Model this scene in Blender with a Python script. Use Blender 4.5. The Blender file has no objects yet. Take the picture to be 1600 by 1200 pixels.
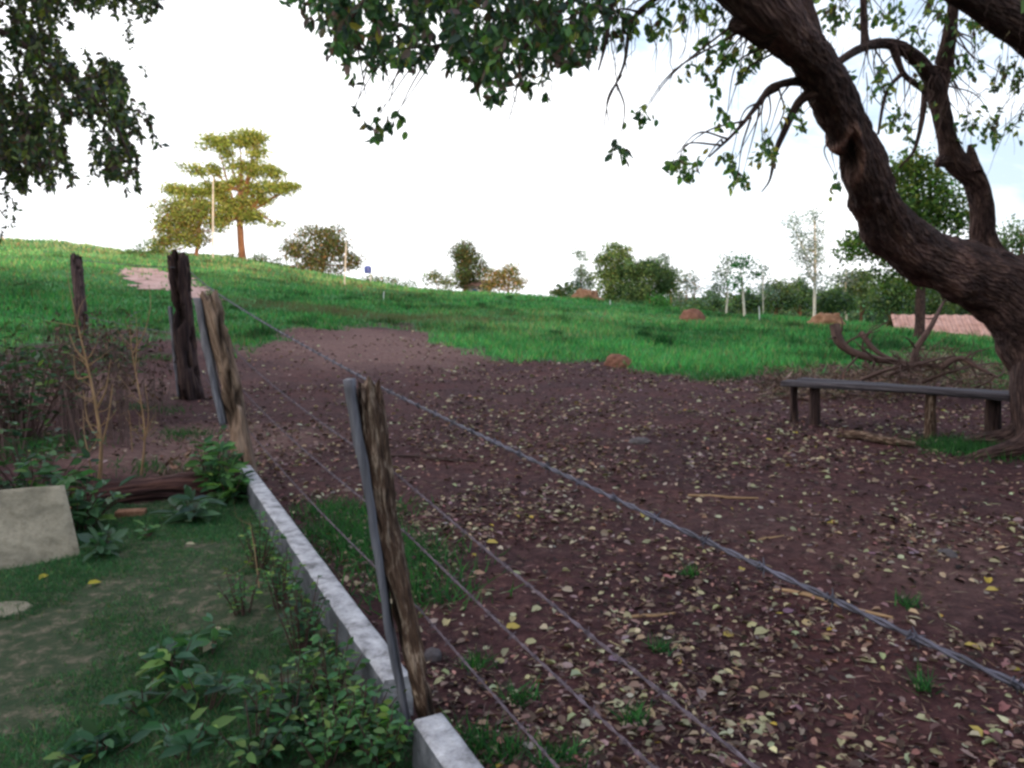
import bpy, math, random
import numpy as np
from mathutils import Vector
random.seed(7); rng = np.random.default_rng(11)
SC = bpy.context.scene
COL = SC.collection
# ------------------------------------------------------------------ camera model
F = 1232.0; PITCH = math.radians(6.5); CAM = np.array([0.0, 0.0, 1.6])
cp, sp = math.cos(PITCH), math.sin(PITCH)
FWD = np.array([0, cp, -sp]); UPV = np.array([0, sp, cp]); RGT = np.array([1.0, 0, 0])
def P(u, v, d):                       # a point of space: photo pixel and forward distance in metres
    return CAM + d*(FWD + RGT*(u-800)/F + UPV*(600-v)/F)
def px(w, d): return w*d/F            # pixel size at distance d -> metres
def sstep(a, b, x):
    t = np.clip((np.asarray(x, float)-a)/(b-a), 0, 1); return t*t*(3-2*t)
# ------------------------------------------------------------------ value noise
_T = rng.random((64, 64, 64))
def vnoise(p):
    p = np.asarray(p, float); i = np.floor(p).astype(int); f = p-i; f = f*f*(3-2*f); r = 0
    for dx in (0, 1):
        for dy in (0, 1):
            for dz in (0, 1):
                w = (f[..., 0] if dx else 1-f[..., 0])*(f[..., 1] if dy else 1-f[..., 1])*(f[..., 2] if dz else 1-f[..., 2])
                r = r + w*_T[(i[..., 0]+dx) & 63, (i[..., 1]+dy) & 63, (i[..., 2]+dz) & 63]
    return r*2-1
def fbm(p, o=4):
    p = np.asarray(p, float); a = 1; r = 0; s = 0
    for k in range(o):
        r = r+a*vnoise(p*(2**k)+k*7.3); s += a; a *= .5
    return r/s
def fbm2(x, y, s, o=4, z=0.0):
    return fbm(np.stack([np.asarray(x, float)*s, np.asarray(y, float)*s, np.zeros_like(np.asarray(x, float))+z], -1), o)
# ------------------------------------------------------------------ terrain
CU = [-600, 0, 100, 200, 330, 450, 560, 640, 750, 850, 950, 1100, 1270, 1400, 1560, 2200]
CV = [388, 386, 389, 399, 402, 416, 436, 449, 459, 465, 473, 485, 497, 506, 522, 535]
CR = [80, 80, 80, 79, 78, 75, 70, 68, 62, 60, 58, 52, 50, 46, 44, 44]
CZ = [1.6+r*math.tan(math.atan((600-v)/F)-PITCH) for v, r in zip(CV, CR)]
FA = np.array([-0.33, 2.72]); FB = np.array([-2.27, 6.65])            # the fence line on the ground
FD = (FB-FA)/np.linalg.norm(FB-FA); FN = np.array([-FD[1], FD[0]])    # FN points to the lawn side
def uaz(x, y):
    x = np.asarray(x, float); y = np.asarray(y, float)
    return 800+F*np.clip(x/np.maximum(y, .05)/1.0, -1.6, 1.6)
def side(x, y): return (np.asarray(x)-FA[0])*FN[0]+(np.asarray(y)-FA[1])*FN[1]
def terr(x, y, detail=True):
    x = np.asarray(x, float); y = np.asarray(y, float)
    r = np.hypot(x, y)+1e-6; u = uaz(x, y)
    R = np.interp(u, CU, CR); zc = np.interp(u, CU, CZ)
    t = np.clip((r-13)/(R-13), 0, 1)
    z = zc*t**1.12
    over = np.maximum(r-R, 0)
    z = z-np.minimum(over*0.05+0.004*np.minimum(over, 20)**1.3, 9+zc)
    front = sstep(-.15, .35, y/r)
    back = sstep(.05, .5, -y/r)
    z = z*front+back*16.5*sstep(12, 62, r)  # unseen ridge behind the camera, added to keep the foreground in shade
    s = side(x, y)
    z = z+.12*sstep(.3, 1.2, s)*sstep(5.2, 7.0, y+.12*x)*(1-sstep(14, 22, r))
    if detail:
        near = 1-sstep(25, 60, r)
        soil = sstep(.1, -.3, s)+sstep(5.3, 6.2, y)*(s > 0)
        soil = np.clip(soil, 0, 1)
        z = z+near*(.018*fbm2(x, y, 1.1, 3)+soil*(.022*fbm2(x, y, 5, 4, 3.3)))*sstep(0, .12, np.abs(s))
        z = z+sstep(18, 40, r)*(.22*fbm2(x, y, .22, 3, 9.1))*(1-sstep(200, 400, r))
    return z
def tz(x, y): return float(terr(np.array([x]), np.array([y]))[0])
def G(u, v):                          # where the ray of a photo pixel meets the ground
    d = P(u, v, 1)-CAM
    t = np.concatenate([np.arange(.5, 20, .02), np.arange(20, 400, .1)])
    q = CAM+t[:, None]*d
    h = q[:, 2]-terr(q[:, 0], q[:, 1])
    k = np.argmax(h < 0)
    if h[k] >= 0: k = len(t)-1
    return q[k]
def GD(u, dist):                      # ground point in column u at horizontal distance
    a = math.atan((u-800)/F); x, y = dist*math.sin(a), dist*math.cos(a)
    return np.array([x, y, tz(x, y)])
# soil/pasture boundary: distance as a function of column
BU = [-700, 0, 100, 180, 250, 300, 350, 400, 432, 470, 540, 640, 680, 760, 850, 950, 1050, 1150, 1200, 1300, 1450, 1520, 1600, 2200]
BV = [560, 552, 520, 520, 525, 522, 545, 548, 524, 512, 509, 506, 534, 550, 563, 573, 582, 594, 582, 572, 585, 600, 606, 620]
BR = [float(np.hypot(*G(u, v)[:2])) for u, v in zip(BU, BV)]
def pasture(x, y):                    # 0 soil .. 1 grass
    r = np.hypot(x, y); rb = np.interp(uaz(x, y), BU, BR)
    n = fbm2(x, y, .5, 4, 1.7)*.17+fbm2(x, y, 2.6, 3, 5.1)*.09
    return sstep(-.06, .10, (r-rb)/rb+n)*(np.asarray(y) > 1)
LOG1 = G(95, 800); LOG2 = G(372, 772)
def lawn(x, y):
    x = np.asarray(x); y = np.asarray(y)
    yl = LOG1[1]+(x-LOG1[0])*(LOG2[1]-LOG1[1])/(LOG2[0]-LOG1[0])
    return (side(x, y) > .02)*(y < yl-.02)*1.0
def lawn_density(x, y):
    n = fbm2(x, y, 1.4, 4, 5.5); n2 = fbm2(x, y, 4.5, 3, 2.2)
    bare = sstep(.35, 0., np.hypot((np.asarray(x)+2.35)/.55, (np.asarray(y)-3.25)/.75)-.6+.5*n2)
    return np.clip(sstep(-.38, .12, n+.4*n2+.06)-bare*.95, 0.03, 1)
# ------------------------------------------------------------------ mesh builder
class MB:
    def __init__(s): s.V = []; s.Fk = {}; s.C = []; s.T = []; s.n = 0
    def add(s, v, f, col=(1, 1, 1), tco=None, mat=0):
        v = np.asarray(v, float); f = np.asarray(f, int)
        if len(v) == 0: return s
        s.V.append(v); c = np.asarray(col, float)
        if c.ndim == 1: c = np.tile(c, (len(v), 1))
        s.C.append(c); s.T.append(v if tco is None else np.asarray(tco, float))
        s.Fk.setdefault((f.shape[1], mat), []).append(f+s.n); s.n += len(v)
        return s
    def build(s, name, mats, parent=None, smooth=True, origin=None):
        V = np.concatenate(s.V); C = np.concatenate(s.C); T = np.concatenate(s.T)
        if origin is not None: V = V-np.asarray(origin)
        me = bpy.data.meshes.new(name)
        me.vertices.add(len(V)); me.vertices.foreach_set('co', V.ravel())
        loops = []; starts = []; mi = []; st = 0
        for (k, m), fl in s.Fk.items():
            f = np.concatenate(fl); loops.append(f.ravel())
            starts.append(st+np.arange(len(f))*k); st += f.size; mi.append(np.full(len(f), m))
        L = np.concatenate(loops); S = np.concatenate(starts); M = np.concatenate(mi)
        me.loops.add(len(L)); me.loops.foreach_set('vertex_index', L.astype(np.int32))
        me.polygons.add(len(S)); me.polygons.foreach_set('loop_start', S.astype(np.int32))
        me.polygons.foreach_set('material_index', M.astype(np.int32))
        if smooth: me.polygons.foreach_set('use_smooth', np.ones(len(S), bool))
        a = me.attributes.new('Col', 'FLOAT_COLOR', 'POINT')
        a.data.foreach_set('color', np.concatenate([C, np.ones((len(C), 1))], 1).ravel())
        a = me.attributes.new('tco', 'FLOAT_VECTOR', 'POINT'); a.data.foreach_set('vector', T.ravel())
        me.update(calc_edges=True)
        o = bpy.data.objects.new(name, me); COL.objects.link(o)
        for m in (mats if isinstance(mats, (list, tuple)) else [mats]): me.materials.append(m)
        if parent is not None: o.parent = parent
        elif origin is not None: o.location = origin
        return o
def tag(o, label=None, cat=None, group=None, kind=None):
    if label: o['label'] = label
    if cat: o['category'] = cat
    if group: o['group'] = group
    if kind: o['kind'] = kind
    return o
def thing(name, loc, label, cat, group=None):
    o = bpy.data.objects.new(name, None); COL.objects.link(o); o.location = [float(a) for a in loc]
    o.empty_display_size = .2
    return tag(o, label, cat, group)
def unit(v): return v/np.maximum(np.linalg.norm(v, axis=-1, keepdims=True), 1e-9)
# ------------------------------------------------------------------ tubes
def crom(pts, n):
    p = np.asarray(pts, float); p = np.vstack([2*p[0]-p[1], p, 2*p[-1]-p[-2]]); out = []
    for i in range(1, len(p)-2):
        t = np.linspace(0, 1, n, endpoint=False)[:, None]
        a, b, c, d = p[i-1:i+3]
        out.append(.5*((2*b)+(-a+c)*t+(2*a-5*b+4*c-d)*t*t+(-a+3*b-3*c+d)*t**3))
    out.append(p[-2][None]); return np.vstack(out)
def tube(mb, pts, rad, sides=10, n=6, amp=0.0, freq=3.0, col=(1, 1, 1), mat=0, ridge=0, cap=True, seed=0, extra=None):
    pr = crom(np.hstack([np.asarray(pts, float), np.asarray(rad, float)[:, None]]), n) if n > 1 else np.hstack([np.asarray(pts, float), np.asarray(rad, float)[:, None]])
    c = pr[:, :3]; r = np.maximum(pr[:, 3], .0005); m = len(c)
    tg = unit(np.gradient(c, axis=0)); up = np.array([0, 0, 1.0]) if abs(tg[0][2]) < .8 else np.array([1.0, 0, 0])
    a = unit(np.cross(tg[0], up)); A = []
    for k in range(m):
        a = a-tg[k]*np.dot(a, tg[k]); a = a/np.linalg.norm(a); A.append(a)
    A = np.array(A); B = np.cross(tg, A)
    th = np.linspace(0, 2*math.pi, sides, endpoint=False)
    ln = np.concatenate([[0], np.cumsum(np.linalg.norm(np.diff(c, axis=0), axis=1))])
    ct, st = np.cos(th)[None, :, None], np.sin(th)[None, :, None]
    dirv = A[:, None]*ct+B[:, None]*st
    rr = np.repeat(r[:, None], sides, 1)
    tco = np.stack([np.broadcast_to(np.cos(th)[None], rr.shape)*rr, np.broadcast_to(np.sin(th)[None], rr.shape)*rr, np.repeat(ln[:, None], sides, 1)], -1)+seed*3.1
    if amp:
        q = tco*np.array([1, 1, .35])*freq/np.mean(r)
        rr = rr*(1+amp*fbm(q, 4))
        if ridge: rr = rr*(1-ridge*np.abs(fbm(tco*np.array([1, 1, .18])*2.5*freq/np.mean(r), 3)))
    v = c[:, None]+dirv*rr[..., None]
    colr = np.asarray(col, float)
    if colr.ndim == 1: colr = np.tile(colr, (m*sides, 1))
    if extra is not None: v, colr = extra(v, dirv, ln, colr.reshape(m, sides, 3)); colr = colr.reshape(-1, 3)
    i = np.arange(m-1)[:, None]*sides+np.arange(sides)[None]; j = np.arange(m-1)[:, None]*sides+(np.arange(sides)[None]+1) % sides
    f = np.stack([i, j, j+sides, i+sides], -1).reshape(-1, 4)
    mb.add(v.reshape(-1, 3), f, colr, tco.reshape(-1, 3), mat)
    if cap:
        for e, rev in ((0, True), (m-1, False)):
            ring = v[e]; cv = np.vstack([ring, ring.mean(0)[None]]); k = np.arange(sides)
            ff = np.stack([k, (k+1) % sides, np.full(sides, sides)], -1)
            if rev: ff = ff[:, ::-1]
            mb.add(cv, ff, colr[0] if e == 0 else colr[-1], np.vstack([tco[e], tco[e].mean(0)[None]]), mat)
    return c, r
def boxm(mb, c, s, rot=0.0, col=(1, 1, 1), mat=0, tilt=(0, 0)):
    x, y, z = np.array(s)/2.0
    v = np.array([[-x, -y, -z], [x, -y, -z], [x, y, -z], [-x, y, -z], [-x, -y, z], [x, -y, z], [x, y, z], [-x, y, z]])
    ca, sa = math.cos(rot), math.sin(rot)
    v = v@np.array([[ca, sa, 0], [-sa, ca, 0], [0, 0, 1]])+np.array(c)
    f = np.array([[0, 3, 2, 1], [4, 5, 6, 7], [0, 1, 5, 4], [1, 2, 6, 5], [2, 3, 7, 6], [3, 0, 4, 7]])
    mb.add(v, f, col, None, mat); return mb
# ------------------------------------------------------------------ leaves and blades
def leaves(mb, pos, dirs, L, W, col, fold=.25, nrm=None, mat=0, simple=False):
    pos = np.asarray(pos, float); n = len(pos)
    if n == 0: return
    dirs = unit(np.asarray(dirs, float)); L = np.broadcast_to(L, (n,))[:, None]; W = np.broadcast_to(W, (n,))[:, None]
    if nrm is None: nrm = unit(rng.normal(size=(n, 3)))
    s = unit(np.cross(dirs, nrm)); up = np.cross(s, dirs)
    col = np.broadcast_to(col, (n, 3))
    if simple:
        V = np.stack([pos, pos+dirs*L*.45+s*W*.5+up*W*fold*.4, pos+dirs*L, pos+dirs*L*.45-s*W*.5+up*W*fold*.4], 1)
        Fc = np.arange(n)[:, None]*4+np.array([0, 1, 2, 3]); mb.add(V.reshape(-1, 3), Fc, np.repeat(col, 4, 0), None, mat)
    else:
        dr = up*(-.18*L)
        V = np.stack([pos, pos+dirs*L*.22+s*W*.42+up*W*fold*.5, pos+dirs*L*.62+s*W*.46+up*W*fold*.5+dr*.3, pos+dirs*L+dr,
                      pos+dirs*L*.62-s*W*.46+up*W*fold*.5+dr*.3, pos+dirs*L*.22-s*W*.42+up*W*fold*.5], 1)
        b = np.arange(n)[:, None]*6
        Fc = np.concatenate([b+np.array([0, 1, 2, 3]), b+np.array([0, 3, 4, 5])])
        mb.add(V.reshape(-1, 3), Fc, np.repeat(col, 6, 0), None, mat)
def blades(mb, pos, H, W, col, lean=.35, wind=(0, 0)):
    n = len(pos); a = rng.uniform(0, 2*math.pi, n); s = np.stack([np.cos(a), np.sin(a), np.zeros(n)], -1)
    H = np.broadcast_to(H, (n,))[:, None]; W = np.broadcast_to(W, (n,))[:, None]
    l = rng.normal(size=(n, 3))*lean; l[:, 2] = 0; l[:, 0] += wind[0]; l[:, 1] += wind[1]
    up = unit(l+np.array([0, 0, 1.0]))
    V = np.stack([pos-s*W*.5, pos+s*W*.5, pos+up*H+l*H*.3], 1)
    mb.add(V.reshape(-1, 3), np.arange(n*3).reshape(-1, 3), np.repeat(np.broadcast_to(col, (n, 3)), 3, 0))
def jit(base, n, s=.25, hue=.12):
    c = np.tile(np.asarray(base, float), (n, 1))
    return np.clip(c*np.exp(rng.normal(0, s, (n, 1)))*np.exp(rng.normal(0, hue, (n, 3))), .002, .9)
def pick(cols, w, n, s=.2, hue=.08):
    k = rng.choice(len(cols), n, p=np.array(w)/sum(w))
    return np.clip(np.array(cols)[k]*np.exp(rng.normal(0, s, (n, 1)))*np.exp(rng.normal(0, hue, (n, 3))), .002, .9)
# ------------------------------------------------------------------ materials
def newmat(name):
    m = bpy.data.materials.new(name); m.use_nodes = True; nt = m.node_tree; nt.nodes.clear()
    out = nt.nodes.new('ShaderNodeOutputMaterial'); b = nt.nodes.new('ShaderNodeBsdfPrincipled')
    nt.links.new(b.outputs[0], out.inputs[0]); return m, nt, b, out
def nd(nt, t, **k):
    n = nt.nodes.new(t)
    for a, v in k.items(): setattr(n, a, v)
    return n
def attr(nt, name): return nd(nt, 'ShaderNodeAttribute', attribute_name=name)
def ramp(nt, fac, stops):
    r = nd(nt, 'ShaderNodeValToRGB'); e = r.color_ramp.elements
    while len(e) < len(stops): e.new(.5)
    for el, (p, c) in zip(e, stops): el.position = p; el.color = (*c, 1) if len(c) == 3 else c
    nt.links.new(fac, r.inputs[0]); return r.outputs[0]
def noise(nt, vec, scale, detail=5, rough=.6, dist=0):
    n = nd(nt, 'ShaderNodeTexNoise'); n.inputs['Scale'].default_value = scale; n.inputs['Detail'].default_value = detail
    n.inputs['Roughness'].default_value = rough; n.inputs['Distortion'].default_value = dist
    if vec is not None: nt.links.new(vec, n.inputs['Vector'])
    return n.outputs['Fac']
def mixc(nt, f, a, b, mode='MIX'):
    m = nd(nt, 'ShaderNodeMix', data_type='RGBA', blend_type=mode)
    for s, v in ((0, f), (6, a), (7, b)):
        if isinstance(v, (int, float)): m.inputs[s].default_value = v
        elif isinstance(v, tuple): m.inputs[s].default_value = (*v, 1)
        else: nt.links.new(v, m.inputs[s])
    return m.outputs[2]
def bump(nt, b, h, strength=.5, dist=.02):
    n = nd(nt, 'ShaderNodeBump'); n.inputs['Strength'].default_value = strength; n.inputs['Distance'].default_value = dist
    nt.links.new(h, n.inputs['Height']); nt.links.new(n.outputs[0], b.inputs['Normal'])
def mapping(nt, vec, scale):
    m = nd(nt, 'ShaderNodeMapping'); m.inputs['Scale'].default_value = scale; nt.links.new(vec, m.inputs[0]); return m.outputs[0]
def leafmat(name, rough=.55, trans=.35, spec=.3):
    m, nt, b, out = newmat(name); a = attr(nt, 'Col')
    nz = noise(nt, nd(nt, 'ShaderNodeTexCoord').outputs['Object'], 9, 3)
    c = mixc(nt, nz, a.outputs['Color'], mixc(nt, 1.0, a.outputs['Color'], (.6, .62, .6), 'MULTIPLY'))
    nt.links.new(c, b.inputs['Base Color']); b.inputs['Roughness'].default_value = rough
    b.inputs['Specular IOR Level'].default_value = spec
    t = nd(nt, 'ShaderNodeBsdfTranslucent'); nt.links.new(mixc(nt, 1.0, c, (1.15, 1.25, .6), 'MULTIPLY'), t.inputs[0])
    mx = nd(nt, 'ShaderNodeMixShader'); mx.inputs[0].default_value = trans
    nt.links.new(b.outputs[0], mx.inputs[1]); nt.links.new(t.outputs[0], mx.inputs[2]); nt.links.new(mx.outputs[0], out.inputs[0])
    return m
def barkmat(name, c1, c2, c3, fs=14, st=.25, strength=.9, dist=.03, rough=.9):
    m, nt, b, out = newmat(name); v = mapping(nt, attr(nt, 'tco').outputs['Vector'], (1, 1, st))
    n1 = noise(nt, v, fs, 7, .65, .4); n2 = noise(nt, v, fs*.22, 4, .6)
    c = ramp(nt, n1, [(.3, c1), (.52, c2), (.75, c3)])
    c = mixc(nt, ramp(nt, n2, [(.35, (0, 0, 0)), (.7, (1, 1, 1))]), c, mixc(nt, 1.0, c, (1.5, 1.35, 1.2), 'MULTIPLY'))
    c = mixc(nt, 1.0, c, attr(nt, 'Col').outputs['Color'], 'MULTIPLY')
    nt.links.new(c, b.inputs['Base Color']); b.inputs['Roughness'].default_value = rough; b.inputs['Specular IOR Level'].default_value = .2
    vv = nd(nt, 'ShaderNodeTexVoronoi'); vv.inputs['Scale'].default_value = fs*1.5; nt.links.new(v, vv.inputs['Vector'])
    h = nd(nt, 'ShaderNodeMath', operation='ADD'); nt.links.new(n1, h.inputs[0]); nt.links.new(vv.outputs['Distance'], h.inputs[1])
    bump(nt, b, h.outputs[0], strength, dist); return m
M = {}
M['bark'] = barkmat('rough_bark', (.018, .010, .012), (.06, .036, .035), (.17, .11, .095), 24, .28, 1, .05)
M['bark_far'] = barkmat('far_bark', (.10, .05, .03), (.17, .09, .055), (.25, .15, .10), 6, .3)
M['bark_pale'] = barkmat('pale_bark', (.30, .27, .24), (.48, .45, .40), (.62, .6, .55), 5, .4)
M['post'] = barkmat('rotten_wood', (.018, .011, .010), (.095, .058, .042), (.46, .37, .30), 50, .2, 1, .02)
M['postdark'] = barkmat('dark_wood', (.015, .009, .011), (.055, .034, .034), (.17, .11, .09), 20, .10, 1, .04)
M['postpale'] = barkmat('sun_bleached_wood', (.07, .04, .03), (.25, .175, .135), (.38, .29, .235), 28, .10, 1, .02)
M['grey'] = barkmat('lit_weathered_grey_wood', (.06, .06, .075), (.15, .15, .18), (.27, .27, .31), 30, .07, .9, .008)
M['bench'] = barkmat('dark_plank', (.018, .016, .02), (.055, .05, .062), (.13, .12, .14), 26, .06, 1, .015)
M['twig'] = barkmat('twig_bark', (.05, .03, .028), (.08, .05, .045), (.13, .09, .075), 20, .3, .4, .004)
M['deadstem'] = barkmat('dry_stem', (.12, .075, .045), (.27, .175, .10), (.42, .30, .18), 30, .15, .4, .003)
M['leaf'] = leafmat('leaf', .55, .4, .3); M['leaf_far'] = leafmat('far_leaf', .7, .4, .1)
M['dryleaf'] = leafmat('dry_leaf', .8, .1, .15); M['grass'] = leafmat('grass_blade', .65, .35, .15)
def concmat(name, c1, c2, c3, s=6):
    m, nt, b, out = newmat(name); v = nd(nt, 'ShaderNodeTexCoord').outputs['Object']
    n1 = noise(nt, v, s, 7, .65, .3); n2 = noise(nt, v, s*6, 5, .7)
    c = ramp(nt, n1, [(.3, c1), (.5, c2), (.72, c3)]); c = mixc(nt, ramp(nt, n2, [(.45, (0, 0, 0)), (.8, (1, 1, 1))]), c, mixc(nt, 1.0, c, (.62, .6, .56), 'MULTIPLY'))
    nt.links.new(c, b.inputs['Base Color']); b.inputs['Roughness'].default_value = .92; b.inputs['Specular IOR Level'].default_value = .2
    h = nd(nt, 'ShaderNodeMath', operation='ADD'); nt.links.new(n1, h.inputs[0]); nt.links.new(n2, h.inputs[1]); bump(nt, b, h.outputs[0], .7, .012); return m
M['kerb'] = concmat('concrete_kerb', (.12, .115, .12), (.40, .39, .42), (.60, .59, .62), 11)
M['kerbside'] = concmat('shaded_side_concrete', (.05, .055, .06), (.10, .105, .12), (.2, .2, .22), 6)  # darker kerb concrete: shade of the lawn side put into colour
M['slab'] = concmat('stained_concrete', (.13, .115, .085), (.27, .235, .175), (.40, .345, .265), 4.5)
M['stone'] = concmat('clod', (.06, .05, .055), (.10, .085, .09), (.16, .13, .13), 9)
M['brick'] = concmat('old_brick', (.16, .07, .04), (.26, .13, .08), (.34, .2, .13), 9)
M['mound'] = concmat('termite_earth', (.12, .05, .035), (.2, .09, .06), (.28, .13, .09), 5)
M['orange'] = concmat('orange_earth', (.16, .075, .04), (.26, .13, .075), (.34, .2, .12), 3)
M['wall'] = concmat('lime_wall', (.5, .44, .44), (.62, .56, .56), (.72, .66, .66), 3)
M['brickwall'] = concmat('brick_wall', (.30, .11, .06), (.42, .18, .10), (.5, .25, .15), 3)
M['white'] = concmat('white_paint', (.55, .55, .55), (.7, .7, .7), (.8, .8, .8), 6)
def wiremat():
    m, nt, b, out = newmat('galvanised_wire'); c = ramp(nt, noise(nt, nd(nt, 'ShaderNodeTexCoord').outputs['Object'], 30, 3), [(.35, (.05, .045, .06)), (.65, (.12, .11, .15))])
    nt.links.new(c, b.inputs['Base Color']); b.inputs['Metallic'].default_value = .3; b.inputs['Roughness'].default_value = .6; return m
M['wire'] = wiremat()
M['oldwire'] = barkmat('rusty_wire', (.035, .028, .035), (.10, .08, .10), (.17, .145, .19), 30, 1, .3, .001)
def roofmat():
    m, nt, b, out = newmat('clay_tiles'); v = nd(nt, 'ShaderNodeTexCoord').outputs['Object']
    w = nd(nt, 'ShaderNodeTexWave'); w.inputs['Scale'].default_value = 1.6; w.inputs['Distortion'].default_value = .4; nt.links.new(v, w.inputs['Vector'])
    c = ramp(nt, noise(nt, v, 2.5, 6), [(.3, (.34, .17, .13)), (.55, (.50, .28, .23)), (.75, (.60, .38, .32))])
    nt.links.new(c, b.inputs['Base Color']); b.inputs['Roughness'].default_value = .9; bump(nt, b, w.outputs['Fac'], .6, .06); return m
M['roof'] = roofmat()
def bluemat():
    m, nt, b, out = newmat('blue_plastic'); c = ramp(nt, noise(nt, None, 4, 3), [(.3, (.03, .05, .22)), (.7, (.06, .09, .32))])
    nt.links.new(c, b.inputs['Base Color']); b.inputs['Roughness'].default_value = .5; return m
M['blue'] = bluemat()
def groundmat():
    m, nt, b, out = newmat('soil_and_turf'); pos = nd(nt, 'ShaderNodeNewGeometry').outputs['Position']; a = attr(nt, 'Col')
    sep = nd(nt, 'ShaderNodeSeparateColor'); nt.links.new(a.outputs['Color'], sep.inputs[0])
    n1 = noise(nt, pos, .9, 6, .6); n2 = noise(nt, pos, 11, 8, .72, .3); n3 = noise(nt, pos, 45, 5, .7)
    soil = ramp(nt, n2, [(.28, (.014, .007, .009)), (.5, (.046, .023, .027)), (.72, (.10, .056, .057))])
    soil = mixc(nt, ramp(nt, n1, [(.4, (0, 0, 0)), (.68, (1, 1, 1))]), soil, mixc(nt, 1.0, soil, (1.5, 1.3, 1.15), 'MULTIPLY'))
    speck = ramp(nt, n3, [(.60, (0, 0, 0)), (.70, (1, 1, 1))])
    soil = mixc(nt, mixc(nt, 1.0, speck, (.55, .55, .55), 'MULTIPLY'), soil, (.17, .105, .08))
    grass = ramp(nt, noise(nt, pos, .7, 7, .7), [(.3, (.03, .11, .035)), (.55, (.055, .18, .05)), (.75, (.12, .21, .07))])
    lw = ramp(nt, n2, [(.3, (.028, .055, .026)), (.5, (.06, .075, .042)), (.72, (.24, .185, .14))])
    red = ramp(nt, n2, [(.3, (.085, .045, .042)), (.55, (.18, .10, .088)), (.75, (.26, .16, .135))])
    soil = mixc(nt, 1.0, soil, (1.12, 1.0, .97), 'MULTIPLY'); c = mixc(nt, sep.outputs[2], soil, red); c = mixc(nt, sep.outputs[0], c, grass); c = mixc(nt, sep.outputs[1], c, lw)
    nt.links.new(c, b.inputs['Base Color']); b.inputs['Roughness'].default_value = .95; b.inputs['Specular IOR Level'].default_value = .12
    h = nd(nt, 'ShaderNodeMath', operation='ADD'); nt.links.new(n2, h.inputs[0]); nt.links.new(n3, h.inputs[1]); bump(nt, b, h.outputs[0], .9, .03); return m
M['ground'] = groundmat()
def pathmat():
    m, nt, b, out = newmat('pink_dirt_path'); pos = nd(nt, 'ShaderNodeNewGeometry').outputs['Position']; n = noise(nt, pos, 1.2, 7, .65)
    c = ramp(nt, n, [(.3, (.20, .105, .09)), (.5, (.40, .235, .205)), (.7, (.52, .34, .30))])
    nt.links.new(c, b.inputs['Base Color']); b.inputs['Roughness'].default_value = .95; bump(nt, b, n, .6, .05); return m
M['path'] = pathmat()
# ------------------------------------------------------------------ ground sheet (polar grid round the photographer)
az = np.radians(np.concatenate([np.arange(-180, -48, 4), np.arange(-48, 48, .16), np.arange(48, 180, 4)]))
rr = [.02, .5, 1.0, 1.5]
while rr[-1] < 2500: rr.append(rr[-1]*(1.007 if rr[-1] < 16 else 1.02 if rr[-1] < 140 else 1.12)+.004)
rr = np.array(rr); A_, R_ = np.meshgrid(az, rr)
X, Y = R_*np.sin(A_), R_*np.cos(A_); Z = terr(X, Y)
na, nr = len(az), len(rr)
gm = pasture(X, Y)*(Y > 0); gm = np.where(R_ > 45, 1, gm); gm = np.where(Y <= 0, sstep(14, 20, R_), gm)
lm = lawn(X, Y)*(R_ < 12)
Gp = [G(20, 615), G(110, 600), G(330, 690), G(250, 720)]
rd = np.zeros_like(X)
for q, rad in zip(Gp, (2.0, 1.6, 1.2, .9)): rd = np.maximum(rd, sstep(rad*1.3, rad*.4, np.hypot(X-q[0], Y-q[1])+.4*fbm2(X, Y, 2, 3)))
q = G(600, 540); rd = np.maximum(rd, .9*sstep(1.6, .4, np.hypot((X-q[0])/3.2, (Y-q[1])/4.5)+.5*fbm2(X, Y, .8, 3, 4)))
rd = np.maximum(rd, .5*sstep(7, 4, Y)*(side(X, Y) < 0)*sstep(-.1, .4, fbm2(X, Y, .9, 3, 6)))
colr = np.stack([gm, lm, rd], -1).reshape(-1, 3)
i = np.arange(nr-1)[:, None]*na+np.arange(na)[None]; j = np.arange(nr-1)[:, None]*na+(np.arange(na)[None]+1) % na
gb = MB(); gb.add(np.stack([X, Y, Z], -1).reshape(-1, 3), np.stack([i, j, j+na, i+na], -1).reshape(-1, 4), colr)
tag(gb.build('ground', M['ground']), kind='structure')
# ------------------------------------------------------------------ path on the hillside
def inpoly(x, y, poly):
    c = np.zeros(x.shape, bool); n = len(poly)
    for k in range(n):
        x1, y1 = poly[k]; x2, y2 = poly[(k+1) % n]
        c ^= ((y1 > y) != (y2 > y)) & (x < (x2-x1)*(y-y1)/((y2-y1) or 1e-9)+x1)
    return c
PP = [G(*q)[:2] for q in [(176, 424), (205, 418), (245, 420), (280, 431), (330, 452), (352, 470), (318, 474), (270, 463), (215, 449), (190, 437)]]
pa = np.array(PP); gx = np.arange(pa[:, 0].min()-1, pa[:, 0].max()+1, .10); gy = np.arange(pa[:, 1].min()-1, pa[:, 1].max()+1, .12)
PX, PY = np.meshgrid(gx, gy); wob = .5*fbm2(PX, PY, .6, 3)+.5*fbm2(PX, PY, 3, 3, 3)
ins = inpoly(PX+wob, PY+wob, PP)
cell = ins[:-1, :-1] & ins[1:, :-1] & ins[:-1, 1:] & ins[1:, 1:]
ii, jj = np.nonzero(cell); nx = len(gx); k0 = ii*nx+jj
pb = MB(); pb.add(np.stack([PX, PY, terr(PX, PY)+.03], -1).reshape(-1, 3), np.stack([k0, k0+1, k0+nx+1, k0+nx], -1))
tag(pb.build('path', M['path']), kind='structure')
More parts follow.
